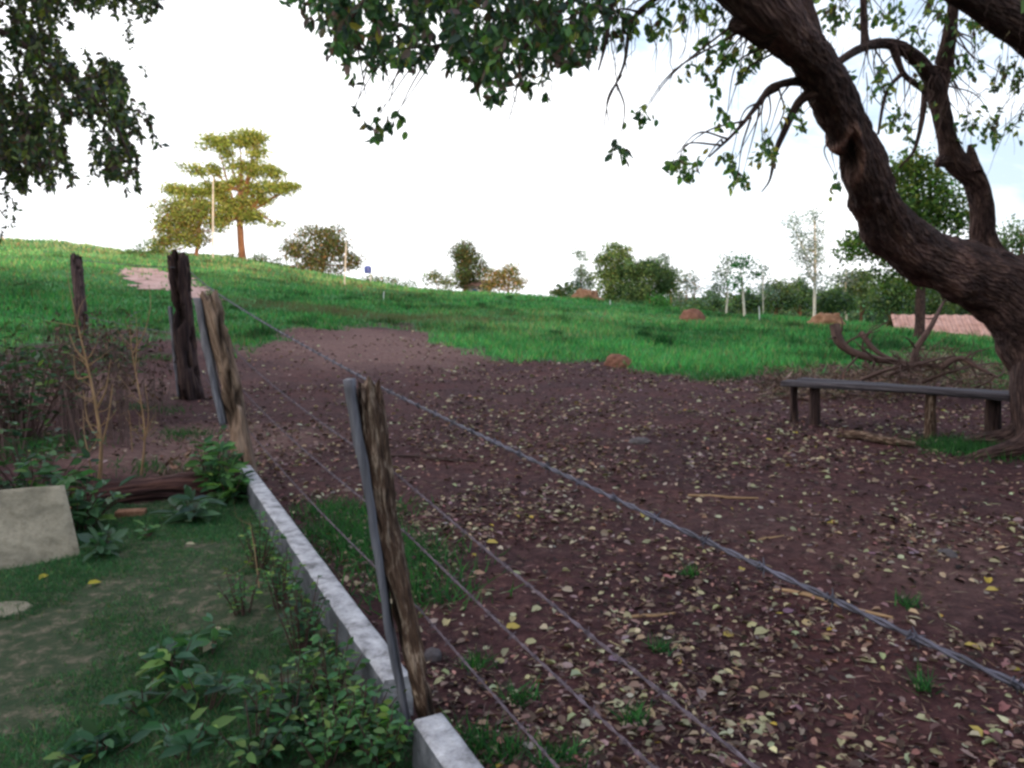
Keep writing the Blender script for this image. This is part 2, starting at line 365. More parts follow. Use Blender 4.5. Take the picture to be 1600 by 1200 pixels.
# ------------------------------------------------------------------ pasture grass
N = 420000
a = np.radians(rng.uniform(-42, 42, N)); r = 9*np.exp(rng.uniform(0, math.log(92/9), N))
x, y = r*np.sin(a), r*np.cos(a)
pm = pasture(x, y); clump = fbm2(x, y, .9, 3, 8)
keep = (rng.random(N) < pm*(.55+.9*sstep(-.2, .4, clump))) & ~(inpoly(x+.5*fbm2(x, y, .6, 3), y+.5*fbm2(x, y, .6, 3), PP) & (fbm2(x, y, 1.5, 3, 31) < .32))
x, y, r, clump = x[keep], y[keep], r[keep], clump[keep]; n = len(x)
z = terr(x, y)
big = fbm2(x, y, .16, 3, 3); mid = fbm2(x, y, .6, 3, 12)
H = (.10+.10*sstep(-.3, .5, mid)+.16*sstep(.35, .7, clump))*rng.uniform(.5, 1.4, n)*(1+.006*r)
colg = pick([(.055, .25, .08), (.09, .33, .10), (.04, .18, .06), (.20, .30, .11), (.22, .19, .11)], [5, 4, 2, 1.6, .8], n, .22)
ol = sstep(-.1, .5, fbm2(x, y, .11, 4, 21))[:, None]; crest = sstep(36, 74, r)[:, None]*sstep(900, 300, uaz(x, y))[:, None]
colg = colg*(1+ol*np.array([.7, .06, .25]))*(1+crest*np.array([1.6, .45, .9])); colg *= (1+.55*big+.7*mid)[:, None]; dk = sstep(.28, .5, clump)[:, None]; colg = colg*(1-.5*dk)
bp = G(560, 493); brn = sstep(1.6, .5, np.hypot((x-bp[0])/4.5, (y-bp[1])/1.8)+.7*fbm2(x, y, .9, 3, 2))[:, None]; bp = G(455, 480); brn = np.maximum(brn, .7*sstep(1.6, .5, np.hypot((x-bp[0])/3.5, (y-bp[1])/2)+.8*fbm2(x, y, .9, 3, 4))[:, None])
colg = colg*(1-.75*brn)+.75*brn*np.array([.16, .12, .085]); colg = np.clip(colg, .004, .6)
gb = MB(); blades(gb, np.stack([x, y, z-.01], -1), H, .012+.0011*r, colg, .35)
tag(gb.build('grass', M['grass'], smooth=False), 'long green pasture grass covering the hillside', 'grass', kind='stuff')
# ------------------------------------------------------------------ lawn grass
N = 420000
x = rng.uniform(-4.8, .3, N); y = rng.uniform(1.9, 6.6, N)
k = (lawn(x, y) > 0) & (rng.random(N) < lawn_density(x, y)*(1.0 if 1 else 0)); x, y = x[k], y[k]; n = len(x)
colg = pick([(.045, .14, .055), (.065, .185, .07), (.03, .09, .042), (.16, .18, .08)], [5, 3, 3, .6], n, .25)*(1+.5*fbm2(x, y, 1.1, 3, 2))[:, None]
gb = MB(); blades(gb, np.stack([x, y, terr(x, y)-.003], -1), rng.uniform(.012, .034, n)*(1+.6*fbm2(x, y, 2, 2)), rng.uniform(.003, .006, n), colg, .6)
tag(gb.build('lawn_grass', M['grass'], smooth=False), 'short patchy turf growing on the sandy lawn', 'grass', kind='stuff')
# ------------------------------------------------------------------ low weeds scattered on soil
gb = MB()
for (u, v, rad, cnt) in [(575, 850, .35, 900), (540, 830, .3, 600), (630, 880, .4, 900), (660, 930, .3, 500), (590, 800, .3, 350), (520, 800, .3, 400), (1530, 705, .55, 1600), (1490, 700, .4, 700), (810, 1095, .07, 90),
                         (780, 1180, .1, 160), (870, 1190, .1, 160), (1030, 1020, .04, 50), (745, 1045, .06, 90), (1440, 1080, .05, 60), (1080, 900, .05, 60), (1420, 950, .06, 60), (990, 1130, .06, 70), (720, 1170, .12, 170),
                         (240, 735, .4, 260), (290, 680, .35, 300), (90, 560, .8, 700), (250, 560, .5, 400), (60, 700, .5, 700), (350, 725, .2, 250), (170, 560, .6, 400), (230, 640, .5, 300)]:
    q = G(u, v); p = q[:2]+rng.normal(size=(cnt, 2))*rad*.5
    blades(gb, np.stack([p[:, 0], p[:, 1], terr(p[:, 0], p[:, 1])-.003], -1), rng.uniform(.03, .10, cnt)*(1+rad), rng.uniform(.006, .014, cnt), pick([(.035, .13, .04), (.06, .19, .05), (.025, .08, .03)], [4, 2, 3], cnt), .6)
tag(gb.build('weeds', M['grass'], smooth=False), 'scattered green weed tufts on bare soil', 'weeds', kind='stuff')
# ------------------------------------------------------------------ leaf litter
PALE = [(.075, .040, .038), (.13, .076, .066), (.25, .165, .13), (.38, .31, .20), (.45, .40, .28), (.32, .165, .14), (.28, .19, .19), (.45, .33, .06), (.035, .022, .02)]
gb = MB()
def litter(N, r0, r1, smin, smax, w, flat=.45):
    a = np.radians(rng.uniform(-40, 46, N)); r = r0*np.exp(rng.uniform(0, math.log(r1/r0), N)); x, y = r*np.sin(a), r*np.cos(a)
    s = side(x, y); k = (rng.random(N) > pasture(x, y)*1.02) & (((s < -.12) | (y > 6.9))) & (rng.random(N) < .22+1.1*sstep(-.3, .3, fbm2(x, y, 1.3, 4, 13)))
    k &= rng.random(N) < np.where((s > 0), .45, 1)
    k &= ~((r > 14) & (uaz(x, y) < 640) & (rng.random(N) < .6))
    x, y, r = x[k], y[k], r[k]; n = len(x)
    L = rng.uniform(smin, smax, n)*(1+.06*np.maximum(r-3, 0)); an = rng.uniform(0, 2*math.pi, n)
    d = np.stack([np.cos(an), np.sin(an), rng.normal(0, .22, n)], -1)
    nr_ = unit(np.stack([rng.normal(0, flat, n), rng.normal(0, flat, n), np.ones(n)], -1))
    leaves(gb, np.stack([x, y, terr(x, y)+rng.uniform(.002, .018, n)], -1), d, L, L*rng.uniform(.4, .75, n), pick(PALE, w, n, .2), rng.uniform(-.5, .9, (n, 1)), nr_)
litter(46000, 2.2, 24, .012, .035, [7, 5, 3, .8, .4, 2.2, 1.6, .05, 3])
litter(15000, 2.2, 24, .03, .058, [5, 4, 3, 1.3, .8, 1.4, 1.4, .1, 3])
litter(14000, 5, 28, .026, .058, [.5, 2, 4, 2.5, 1.6, .6, 2.5, .05, 0], .3)
litter(5200, 2.6, 24, .035, .065, [.5, 1, 3, 3, 2.6, .6, 1.6, .12, 0], .3)
# needles and chips
n = 9000; a = np.radians(rng.uniform(-40, 46, n)); r = 2.2*np.exp(rng.uniform(0, math.log(5), n)); x, y = r*np.sin(a), r*np.cos(a); k = side(x, y) < -.12; x, y = x[k], y[k]; n = len(x); an = rng.uniform(0, 6.3, n)
leaves(gb, np.stack([x, y, terr(x, y)+.008], -1), np.stack([np.cos(an), np.sin(an), rng.normal(0, .15, n)], -1), rng.uniform(.03, .10, n), rng.uniform(.003, .006, n), pick(PALE[:6], [2, 3, 3, 1, .5, 1], n), simple=True)
tag(gb.build('leaf_litter', M['dryleaf'], smooth=False), 'brown and tan dead leaves scattered over dark soil', 'leaf litter', kind='stuff')
# big pale leaves that stand out one by one
spots = [(943, 1025), (1130, 998), (1198, 988), (1255, 900), (960, 962), (1058, 868), (845, 952), (838, 1005), (790, 985), (665, 888), (458, 805), (495, 852), (893, 808), (1000, 990), (1160, 890), (1310, 820),
         (1415, 790), (1500, 1035), (1505, 1010), (1325, 1008), (1370, 1040), (1430, 1125), (1515, 1138), (1350, 1180), (1205, 1140), (870, 755), (740, 900), (760, 850), (1005, 805), (1085, 765), (1180, 760), (970, 690),
         (1295, 740), (1410, 730), (1240, 1010), (1170, 1010), (1545, 880), (1380, 895), (960, 1110), (1560, 925)]
for k, (u, v) in enumerate(spots):
    q = G(u, v); mb = MB(); an = random.uniform(0, 6.3); L = random.uniform(.05, .085)
    c = random.choice([(.45, .42, .26), (.42, .38, .22), (.48, .36, .1), (.36, .3, .18), (.4, .24, .17)])
    leaves(mb, [[0, 0, .012]], [[math.cos(an), math.sin(an), .1]], L, L*.62, c, .3, np.array([[.2, -.25, 1.0]]))
    o = mb.build('fallen_leaf', M['dryleaf'], origin=(0, 0, 0)); o.location = [float(t) for t in q]
    tag(o, 'large pale curled leaf lying flat on the dark soil', 'leaf', 'large pale fallen leaves on the soil')
# ------------------------------------------------------------------ fence posts
FENCE_TOPS = {}
def post(name_label, base, top, w, mat, lit_strip=None, jag=.06, seed=1, lit_strip_mat='grey', group='wooden posts of the wire fence', ragged=.12):
    base = np.array(base, float); top = np.array(top, float); base0 = base.copy(); h = np.linalg.norm(top-base)
    t = thing('fence_post', base, name_label, 'fence post', group); mb = MB()
    n = 7; q = [base+(top-base)*s+np.array([.012*math.sin(5*s+seed), .01*math.cos(4*s+seed), 0]) for s in np.linspace(-.1, 1, n)]
    def ext(v, dv, ln, c):
        m_, s_ = v.shape[:2]
        th = np.arange(s_)/s_*2*math.pi
        # splintered, uneven top and a split running down the face
        fr = np.clip((ln/ln[-1]-.9)/.1, 0, 1)[:, None]
        dz = -ragged*h*fr**2*np.abs(np.sin(3*th+seed)+.6*np.sin(7*th+2*seed))[None]*.55
        v = v.copy(); v[..., 2] += dz
        nz = fbm(np.stack([v[..., 0]*9, v[..., 1]*9, v[..., 2]*2.2+seed*5], -1), 4)
        pit = np.clip(nz-.12, 0, 1)*w*1.1
        v = v-dv*pit[..., None]
        c = c*(1-np.clip((nz[..., None]-.12)*3.0, 0, .8))
        return v, c
    rad = [w*.56, w*.54, w*.5, w*.52, w*.47, w*.5, w*.46]
    tube(mb, q, rad, 28, 14, .16, .9, mat=0, ridge=.25, seed=seed, extra=ext)
    mb.build('post', M[mat], t, origin=base)
    if lit_strip:  # grey strip: the light on the split post's left face, as colour
        off, sw, st_, s0, s1 = lit_strip; sb = MB(); nn = 44
        vv = []; 
        for s in np.linspace(s0, s1, nn):
            c = base+(top-base)*s+np.array(off)+np.array([.004*math.sin(9*s+seed), 0, 0])
            for a_, b_ in ((-1, -1), (1, -1), (1, 1), (-1, 1)): vv.append(c+np.array([a_*sw/2*(.62+.5*s)*(1+.16*math.sin(23*s+seed+a_)+.1*math.sin(51*s*a_)), b_*st_/2, 0]))
        vv = np.array(vv); ff = []
        for k in range(nn-1):
            for e in range(4): ff.append([k*4+e, k*4+(e+1) % 4, k*4+4+(e+1) % 4, k*4+4+e])
        ff += [[0, 3, 2, 1], [nn*4-4, nn*4-3, nn*4-2, nn*4-1]]
        tc = (vv-base)*np.array([1, 1, 1]); sb.add(vv, ff, (1, 1, 1), tc)
        sb.build('lit_side_face', M[lit_strip_mat], t, smooth=False, origin=base)
    return t
b1 = np.array([FA[0]+.01, FA[1], tz(*FA)]); t1 = P(572, 585, 2.72)
post('rotten leaning post with grey side strip, nearest one in front of the camera', b1, t1, .095, 'post', ((-.052, -.03, 0), .027, .07, .0, .99), seed=2)
b2 = np.array([FB[0], FB[1], tz(*FB)]); t2 = P(328, 450, 6.75)
post('pale brown split post leaning left at the far end of the concrete kerb', b2, t2, .175, 'postpale', ((-.10, -.05, 0), .045, .10, .30, .95), seed=5)
FC = FA+FD*((12.0-FA[1])/FD[1]); b3 = np.array([FC[0], FC[1], tz(*FC)]); t3 = P(276, 390, 12.1)
post('thick dark upright corner post with a splintered top', b3, t3, .34, 'postdark', ((-.165, -.06, 0), .05, .08, .02, .62), seed=9, ragged=.14)
q4 = GD(128, 16.2); t4 = P(120, 397, 15.6)
post('thin grey brown post behind the dry brush, farthest left of the fence', q4, t4, .23, 'postdark', None, seed=12, ragged=.05)
F0 = FA-FD*3.3
post('rough fence post beside the photographer holding the wire ends', [F0[0], F0[1], tz(*F0)], [F0[0]-.03, F0[1], 1.36], .11, 'post', None, seed=14)
# ------------------------------------------------------------------ barbed wire
def barbed(pts, label, sag=.02, thick=.0042, mat='wire'):
    pts = [np.array(p, float) for p in pts]; mb = MB(); L = []
    for a, b in zip(pts[:-1], pts[1:]):
        n = max(4, int(np.linalg.norm(b-a)/.05)); t = np.linspace(0, 1, n, endpoint=False)
        c = a+(b-a)*t[:, None]; c[:, 2] -= sag*4*t*(1-t)*np.linalg.norm(b-a)/4; L.append(c)
    L.append(pts[-1][None]); c = np.vstack(L)
    # resample finely close to the camera
    ln = np.concatenate([[0], np.cumsum(np.linalg.norm(np.diff(c, axis=0), axis=1))]); s = np.arange(0, ln[-1], .022)
    c = np.stack([np.interp(s, ln, c[:, k]) for k in range(3)], -1); tg = unit(np.gradient(c, axis=0))
    a = unit(np.cross(tg, [0, 0, 1.0])); b = np.cross(tg, a)
    for ph in (0, math.pi):
        w = s/.11*2*math.pi+ph; q = c+(a*np.cos(w)[:, None]+b*np.sin(w)[:, None])*thick*.85
        tube(mb, q, np.full(len(q), thick*.8), 5, 1, cap=True)
    for k in np.arange(.06, s[-1], .13):
        p = np.array([np.interp(k, s, c[:, e]) for e in range(3)]); i_ = min(int(k/.022), len(tg)-1)
        for sg in (1, -1):
            an = random.uniform(0, 3.1); d = a[i_]*math.cos(an)+b[i_]*math.sin(an); d2 = d*.015+tg[i_]*.004*sg
            tube(mb, [p-d2, p+tg[i_]*.003*sg, p+d2], [.0007, .0024, .0007], 4, 1)
            ring = [p+tg[i_]*(.004*sg+.0015*e)+(a[i_]*math.cos(e*1.6)+b[i_]*math.sin(e*1.6))*thick*1.9 for e in range(6)]
            tube(mb, ring, [.0014]*6, 4, 1)
    return tag(mb.build('barbed_wire', M[mat]), label, 'wire', 'barbed wire strands of the fence')
hs = {'0': [1.10, .74, .60, .38], '1': [1.275, .965, .75, .47], '2': [1.57, 1.12, .78, .41], '3': [1.95, 1.4, .95, .45], '4': [2.1, 1.55, 1.1, .6]}
nm = ['uppermost strand of twisted barbed wire running along the post tops', 'second strand of barbed wire from the top of the fence', 'third strand of barbed wire from the top of the fence', 'lowest strand of barbed wire close above the kerb']
for k in range(4):
    def on(base, top, h, off):
        t = (h-base[2])/(top[2]-base[2]); t = min(t, .96); p = base+(top-base)*t; return p+off
    o1 = np.append(-FN*.055, 0); o2 = np.append(-FN*.10, 0); o3 = np.append(-FN*.16, 0)
    barbed([[F0[0]-FN[0]*.05, F0[1]-FN[1]*.05, hs['0'][k]], on(b1, t1, hs['1'][k], o1), on(b2, t2, hs['2'][k], o2), on(b3, t3, hs['3'][k], o3)], nm[k], .035 if k else .012, 0.0034 if k == 0 else .0029, 'wire' if k == 0 else 'oldwire')
for k in (0, 2): barbed([b3+np.array([-.17, 0, hs['4'][k]-.1]), q4+np.array([.1, -.05, hs['4'][k]-.2])], ['high strand of wire between the corner post and the thin far post', 'low strand of wire between the corner post and the thin far post'][k//2])
# ------------------------------------------------------------------ concrete kerb (two lengths with the post between them)
def kerb(s0, s1, label, off=.0, w=.118, h=.165):
    mb = MB(); n = int((s1-s0)/.02)+2; s = np.linspace(s0, s1, n); prof = []
    pr = [(-.5, -.06), (-.5, .80), (-.47, .95), (-.38, 1.0), (-.13, 1.0), (.13, 1.0), (.38, 1.0), (.47, .95), (.5, .80), (.5, -.06)]
    V = []
    for sk in s:
        c = FA+FD*sk+FN*off; z0 = tz(c[0], c[1])
        for a_, b_ in pr:
            p = c-FN*a_*w; V.append([p[0], p[1], (b_*h if b_ > 0 else -.06)])
    V = np.array(V); nz = fbm(V*np.array([14, 14, 14]), 4)*.008+fbm(V*4, 2)*.006
    V[:, 2] += nz; V[:, :2] += (nz*1.0)[:, None]*FN[None]
    m = len(pr); k = np.arange(n-1)[:, None]*m+np.arange(m-1)[None]
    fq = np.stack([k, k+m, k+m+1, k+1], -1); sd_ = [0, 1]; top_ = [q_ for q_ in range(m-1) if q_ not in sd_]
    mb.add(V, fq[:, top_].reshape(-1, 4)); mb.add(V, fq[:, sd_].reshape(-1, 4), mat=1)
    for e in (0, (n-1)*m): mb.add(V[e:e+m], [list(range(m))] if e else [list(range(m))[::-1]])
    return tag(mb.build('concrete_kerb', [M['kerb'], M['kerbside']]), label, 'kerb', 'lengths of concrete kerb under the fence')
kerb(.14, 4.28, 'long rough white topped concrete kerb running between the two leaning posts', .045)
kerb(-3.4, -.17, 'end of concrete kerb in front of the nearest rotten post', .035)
# ------------------------------------------------------------------ concrete slab, stone, log, brick
def rough(mb_v, amp, fr): return mb_v+unit(mb_v-mb_v.mean(0))*(fbm(mb_v*fr, 4)*amp)[:, None]
def grid_slab(corn, thick, n=30, amp=.006):        # four corners of the face, pushed back by thick
    c = [np.array(q, float) for q in corn]; u_, v_ = np.meshgrid(np.linspace(0, 1, n), np.linspace(0, 1, n))
    f = (c[0]*((1-u_)*(1-v_))[..., None]+c[1]*(u_*(1-v_))[..., None]+c[2]*(u_*v_)[..., None]+c[3]*((1-u_)*v_)[..., None])
    nr_ = unit(np.cross(c[1]-c[0], c[3]-c[0])); edge = np.minimum(np.minimum(u_, 1-u_), np.minimum(v_, 1-v_)); rd_ = np.clip(edge/.03, 0, 1)
    f = f+nr_*(fbm(f*7, 4)*amp-(1-rd_)**2*.012)[..., None]; bk = f-nr_*thick
    V = np.concatenate([f.reshape(-1, 3), bk.reshape(-1, 3)]); k = (np.arange(n-1)[:, None]*n+np.arange(n-1)[None]).ravel(); N_ = n*n
    mb = MB(); mb.add(V, np.concatenate([np.stack([k, k+1, k+n+1, k+n], -1), np.stack([k+N_, k+n+N_, k+n+1+N_, k+1+N_], -1)]))
    b = np.concatenate([np.arange(n), np.arange(1, n)*n+n-1, (n*n-1)-np.arange(1, n), (np.arange(1, n-1)*n)[::-1]])
    b2_ = np.roll(b, -1); mb.add(V, np.stack([b2_, b, b+N_, b2_+N_], -1)); return mb
tr = P(101, 756, 5.1); tl = P(-120, 772, 4.75); br = G(130, 872); bl = G(-160, 930)
br[2] -= .05; bl[2] -= .05
tag(grid_slab([bl, br, tr, tl], .09).build('concrete_slab', M['slab']), 'stained grey beige concrete slab sloping up from the lawn', 'concrete slab')
q = G(5, 955); mb = MB(); tube(mb, [q+[0, 0, -.03], q+[0, 0, .006], q+[0, 0, .014]], [.14, .13, .11], 12, 3, .3, 1.0)
tag(mb.build('stone', M['slab']), 'flat pale stone set in the lawn before the concrete slab', 'stone')
mb = MB(); e1 = LOG1+np.array([-.1, 0, .06]); e2 = LOG2+np.array([.0, .05, .06]); mm = (e1+e2)/2+np.array([0, .05, .02])
tube(mb, [e1, e1*.6+mm*.4, mm, e2*.6+mm*.4, e2], [.085, .10, .105, .11, .10], 26, 16, .45, .9, (.8, .62, .62), ridge=.1)
tag(mb.build('fallen_log', M['postdark']), 'dark old log lying along the far edge of the lawn', 'log')
for k, (u, v, a_, lb) in enumerate([(205, 806, .2, 'orange brown brick half buried in front of the dark log'), (120, 800, -.3, 'chipped reddish brick beside the upper corner of the concrete slab')]):
    q = G(u, v); mb = MB(); boxm(mb, (0, 0, .015), (.2, .09, .06), a_); o = mb.build('brick', M['brick'], smooth=False, origin=(0, 0, 0)); o.location = [float(t) for t in q]
    md = o.modifiers.new('bevel', 'BEVEL'); md.width = .008; md.segments = 2
    tag(o, lb, 'brick')
def lump(name, q, rad, hgt, mat, label, cat, sub=22, seed=0, amp=.3):
    mb = MB(); th = np.linspace(0, 2*math.pi, sub*2, endpoint=False); ph = np.linspace(.0, math.pi*.62, sub)
    T_, H_ = np.meshgrid(th, ph); d = np.stack([np.cos(T_)*np.sin(H_), np.sin(T_)*np.sin(H_), np.cos(H_)], -1)
    k = 1+amp*fbm(d*1.7+seed, 4)+.1*fbm(d*7+seed, 3); v = d*k[..., None]*np.array([rad, rad, hgt])
    n_ = sub*2; i = np.arange(sub-1)[:, None]*n_+np.arange(n_)[None]; j = np.arange(sub-1)[:, None]*n_+(np.arange(n_)[None]+1) % n_
    mb.add(v.reshape(-1, 3), np.stack([i, i+n_, j+n_, j], -1).reshape(-1, 4)); o = mb.build(name, M[mat], origin=(0, 0, 0)); o.location = [float(t) for t in q]
    return tag(o, label, cat)
lump('clod', G(676, 1030), .045, .05, 'stone', 'dark grey lump of stone on soil right of the nearest post', 'stone', seed=2)
lump('clod', G(1000, 692), .13, .06, 'stone', 'flat bluish grey stone lying in the middle of the leaf litter', 'stone', seed=6)
lump('clod', G(1480, 868), .06, .035, 'stone', 'small dark stone beyond the upper wire at the soil edge', 'stone', seed=7)
lump('earth_mound', G(966, 572), .30, .26, 'mound', 'little brown earth mound where soil meets the grass', 'mound', seed=3)
lump('termite_mound', G(1082, 503), .55, .6, 'mound', 'rounded reddish termite mound standing in the green pasture', 'mound', seed=4)
lump('soil_heap', GD(1293, 42), .8, .7, 'orange', 'heap of orange brown earth beside the dead branches', 'mound', seed=5, amp=.5)
# ------------------------------------------------------------------ sticks on the ground
for (u1, v1, u2, v2, w, m_, lb) in [
    (1075, 776, 1185, 780, .012, 'deadstem', 'pale straight stick lying in the middle of the littered soil'),
    (1222, 925, 1395, 968, .014, 'deadstem', 'long yellowish stalk lying just below the upper wire'),
    (975, 968, 1055, 960, .010, 'deadstem', 'short orange brown stick between the wires on the soil'),
    (718, 805, 850, 803, .010, 'twig', 'thin brown stick right of the nearest post'),
    (1320, 684, 1430, 700, .055, 'post', 'thick brown branch lying on the soil under the bench'),
    (945, 1050, 962, 1110, .006, 'deadstem', 'bent pale twig in the near leaf litter'),
    (1060, 1070, 1090, 1120, .008, 'postpale', 'whitish broken twig by the lower wire'),
    (610, 715, 745, 722, .02, 'postdark', 'mossy dark branch on the soil behind the nearest post'),
    (1185, 845, 1225, 838, .008, 'deadstem', 'small pale stick above the upper wire')]:
    a = G(u1, v1); b = G(u2, v2); mid = (a+b)/2; h = w*.7; mb = MB(); s_ = np.linalg.norm(b-a)
    pts = [a+[0, 0, h], a*.7+b*.3+np.array([.02*s_, .03*s_, h]), a*.35+b*.65+np.array([-.02*s_, -.03*s_, h*1.1]), b+[0, 0, h]]
    tube(mb, pts, [w*.9, w, w*.85, w*.5], 9, 8, .3, .8); tag(mb.build('fallen_stick', M[m_]), lb, 'stick', 'sticks lying on the soil')
# ------------------------------------------------------------------ plank bench under the tree
BL = P(1232, 606, 10.0); BRt = P(1590, 612, 8.35)
BL[2] = tz(BL[0], BL[1])+.50; BRt[2] = BL[2]+.03
bt = thing('plank_bench', [(BL[0]+BRt[0])/2, (BL[1]+BRt[1])/2, tz(BL[0], BL[1])], 'long low dark plank bench under the big leaning tree', 'bench')
org = np.array(bt.location); d = unit(BRt-BL); nrm = np.array([-d[1], d[0], 0])
def plank(a, b, w, th, off, name='seat', par=bt):
    mb = MB(); n = 40; V = []
    for s in np.linspace(0, 1, n):
        c = a+(b-a)*s+nrm*off; ww = w*(1+.05*math.sin(7*s)); zz = .008*math.sin(5*s+off*9)
        for e, f_ in ((-1, -1), (1, -1), (1, 1), (-1, 1)): V.append(c+nrm*e*ww/2+np.array([0, 0, f_*th/2+zz]))
    V = np.array(V); V += (fbm(V*9, 3)*.006)[:, None]; ff = [[k*4+e, k*4+4+e, k*4+4+(e+1) % 4, k*4+(e+1) % 4] for k in range(n-1) for e in range(4)]
    ff += [[0, 1, 2, 3], [n*4-1, n*4-2, n*4-3, n*4-4]]
    ln_ = np.repeat(np.linspace(0, 1, n)*np.linalg.norm(b-a), 4); tc = np.stack([(V-a)@nrm, V[:, 2], ln_], -1)
    mb.add(V, ff, (1, 1, 1), tc); return mb.build(name, M['bench'], par, smooth=False, origin=org)
plank(BL, BRt, .24, .065, -.13, 'seat_plank'); plank(BL+d*.1, BRt+d*.05, .22, .06, .115, 'seat_plank')
for f_, off, w, mt in ((.15, -.10, .065, 'postdark'), (.02, .05, .05, 'postdark'), (.68, -.15, .06, 'post'), (.91, .05, .08, 'postdark')):
    c = BL+(BRt-BL)*f_+nrm*off; zg = tz(c[0], c[1]); mb = MB()
    tube(mb, [[c[0]+.02, c[1], zg-.05], [c[0], c[1], (zg+c[2])/2], [c[0], c[1], c[2]-.03]], [w*1.1, w, w*.95], 10, 6, .25, .8); mb.build('leg', M[mt], bt, origin=org)
# ------------------------------------------------------------------ big leaning tree on the right
def Q(u, v, d): return P(u, v, d)
trb = np.array([P(1672, 715, 7.9)[0], P(1672, 715, 7.9)[1], 0]); trb[2] = tz(trb[0], trb[1])
tree = thing('big_tree', trb, 'big twisted tree with thick leaning limb and hanging leaves, right of the bench', 'tree')
tb = MB()
BK = (1, 1, 1)
tube(tb, [trb+[.02, 0, -.2], trb+[0, 0, .1], P(1654, 620, 7.95), P(1650, 540, 8.0), P(1646, 470, 8.0), P(1648, 400, 8.0)], [.64, .52, .45, .44, .44, .38], 48, 20, .2, .8, BK, ridge=.14, seed=1)
def scar(v, dv, ln, c):
    # healed wound with a hollow centre on the face of the limb
    ctr = P(1326, 246, 6.15); dd = v-ctr; ax = unit(P(1345, 290, 6.2)-P(1312, 205, 6.1)); bx = unit(np.cross(ax, FWD)); al = dd@ax; bb = dd@bx
    fr = 1/(1+np.exp((dd@FWD-.14)/.03)); e2 = (al/.21)**2+(bb/.075)**2
    lip = np.exp(-(e2-1)**2/.35)*fr; hole = np.exp(-(e2/.55)**2)*fr
    lump = .05*fbm(v*2.6, 3)+.03*fbm(v*7, 3)
    v = v+dv*(lip*.028-hole*.06+lump*.8)[..., None]
    c = c*(1+2.2*lip[..., None]*np.array([1.1, 1, .85]))*(1-.75*hole[..., None])
    pale = np.clip(fbm(v*3.1+4, 3)*2.4, 0, 1)[..., None]
    return v, c*(1+.9*pale)
ml = [(1655, 600, 8.0, 62), (1612, 500, 8.0, 56), (1560, 450, 7.95, 53), (1508, 425, 7.8, 48), (1455, 406, 7.5, 44), (1400, 370, 7.1, 43), (1373, 325, 6.8, 38), (1349, 265, 6.4, 38), (1328, 206, 6.1, 33), (1302, 150, 5.8, 32), (1275, 100, 5.5, 33), (1240, 58, 5.2, 40), (1200, 12, 4.9, 46), (1150, -50, 4.7, 46), (1060, -130, 4.4, 42), (950, -240, 4.1, 38), (820, -380, 3.9, 32)]
tube(tb, [P(u, v, d) for u, v, d, w in ml], [px(w, d) for u, v, d, w in ml], 48, 18, .22, .9, BK, ridge=.16, seed=2, extra=scar)
for k, a in enumerate([2.4, 3.3, 4.3, 5.2, 6.0, .9]):
    d_ = np.array([math.cos(a), math.sin(a), 0]); L_ = random.uniform(.5, .9)
    tube(tb, [trb+d_*.25+[0, 0, .42], trb+d_*.5+[0, 0, .14], trb+d_*(.5+L_*.5)+[0, 0, .04], trb+d_*(.5+L_)+[0, 0, -.08]], [.16, .11, .07, .03], 14, 8, .3, .8, ridge=.1, seed=30+k)
def limb(pts, sides=18, n=12, amp=.16, seed=0, ridge=.08): tube(tb, [P(u, v, d) for u, v, d, w in pts], [px(w, d)/2 for u, v, d, w in pts], sides, n, amp, .9, BK, ridge=ridge, seed=seed)
limb([(1195, 35, 4.95, 80), (1165, 36, 4.9, 44), (1146, 40, 4.86, 24), (1139, 41, 4.85, 8)], seed=3)                     # broken stub
limb([(1260, 75, 5.3, 60), (1250, 20, 5.3, 46), (1242, -40, 5.3, 40), (1220, -160, 5.2, 30)], seed=4)
limb([(1590, 460, 8.0, 90), (1550, 412, 7.95, 60), (1536, 370, 7.9, 40), (1535, 330, 7.8, 33), (1524, 284, 7.7, 33), (1490, 248, 7.6, 36), (1478, 206, 7.5, 29), (1464, 150, 7.4, 30), (1455, 118, 7.3, 28)], 28, 16, .22, 5, .12)
limb([(1520, 270, 7.6, 30), (1518, 245, 7.6, 18), (1516, 226, 7.6, 8)], seed=6)
limb([(1490, 250, 7.6, 26), (1472, 252, 7.55, 20), (1466, 258, 7.5, 8)], seed=7)
limb([(1462, 145, 7.4, 34), (1478, 95, 7.3, 24), (1486, 50, 7.2, 19), (1490, 0, 7.1, 17), (1500, -90, 7, 13)], seed=8)
limb([(1470, 100, 7.3, 18), (1478, 60, 7.2, 14), (1484, 20, 7.1, 9)], seed=18)
limb([(1458, 130, 7.4, 28), (1438, 98, 7.2, 23), (1405, 73, 7.0, 19), (1372, 68, 6.8, 16), (1340, 78, 6.5, 14), (1300, 104, 6.1, 11)], seed=9)
limb([(1352, 70, 6.7, 14), (1350, 40, 6.7, 12), (1348, -20, 6.7, 9), (1340, -90, 6.7, 6)], seed=10)
limb([(1700, 480, 8.0, 120), (1790, 330, 7.6, 110), (1800, 210, 7.2, 100), (1720, 120, 6.8, 88), (1622, 55, 6.4, 72), (1545, 8, 6.1, 56), (1460, -40, 5.8, 42), (1330, -110, 5.5, 32), (1150, -190, 5.1, 22), (950, -240, 4.7, 12)], 32, 16, .2, 11, .12)
limb([(1720, 440, 8.1, 110), (1860, 250, 8.6, 90), (1950, 40, 9, 70), (1990, -200, 9.2, 40), (1960, -400, 9.3, 20)], seed=12)
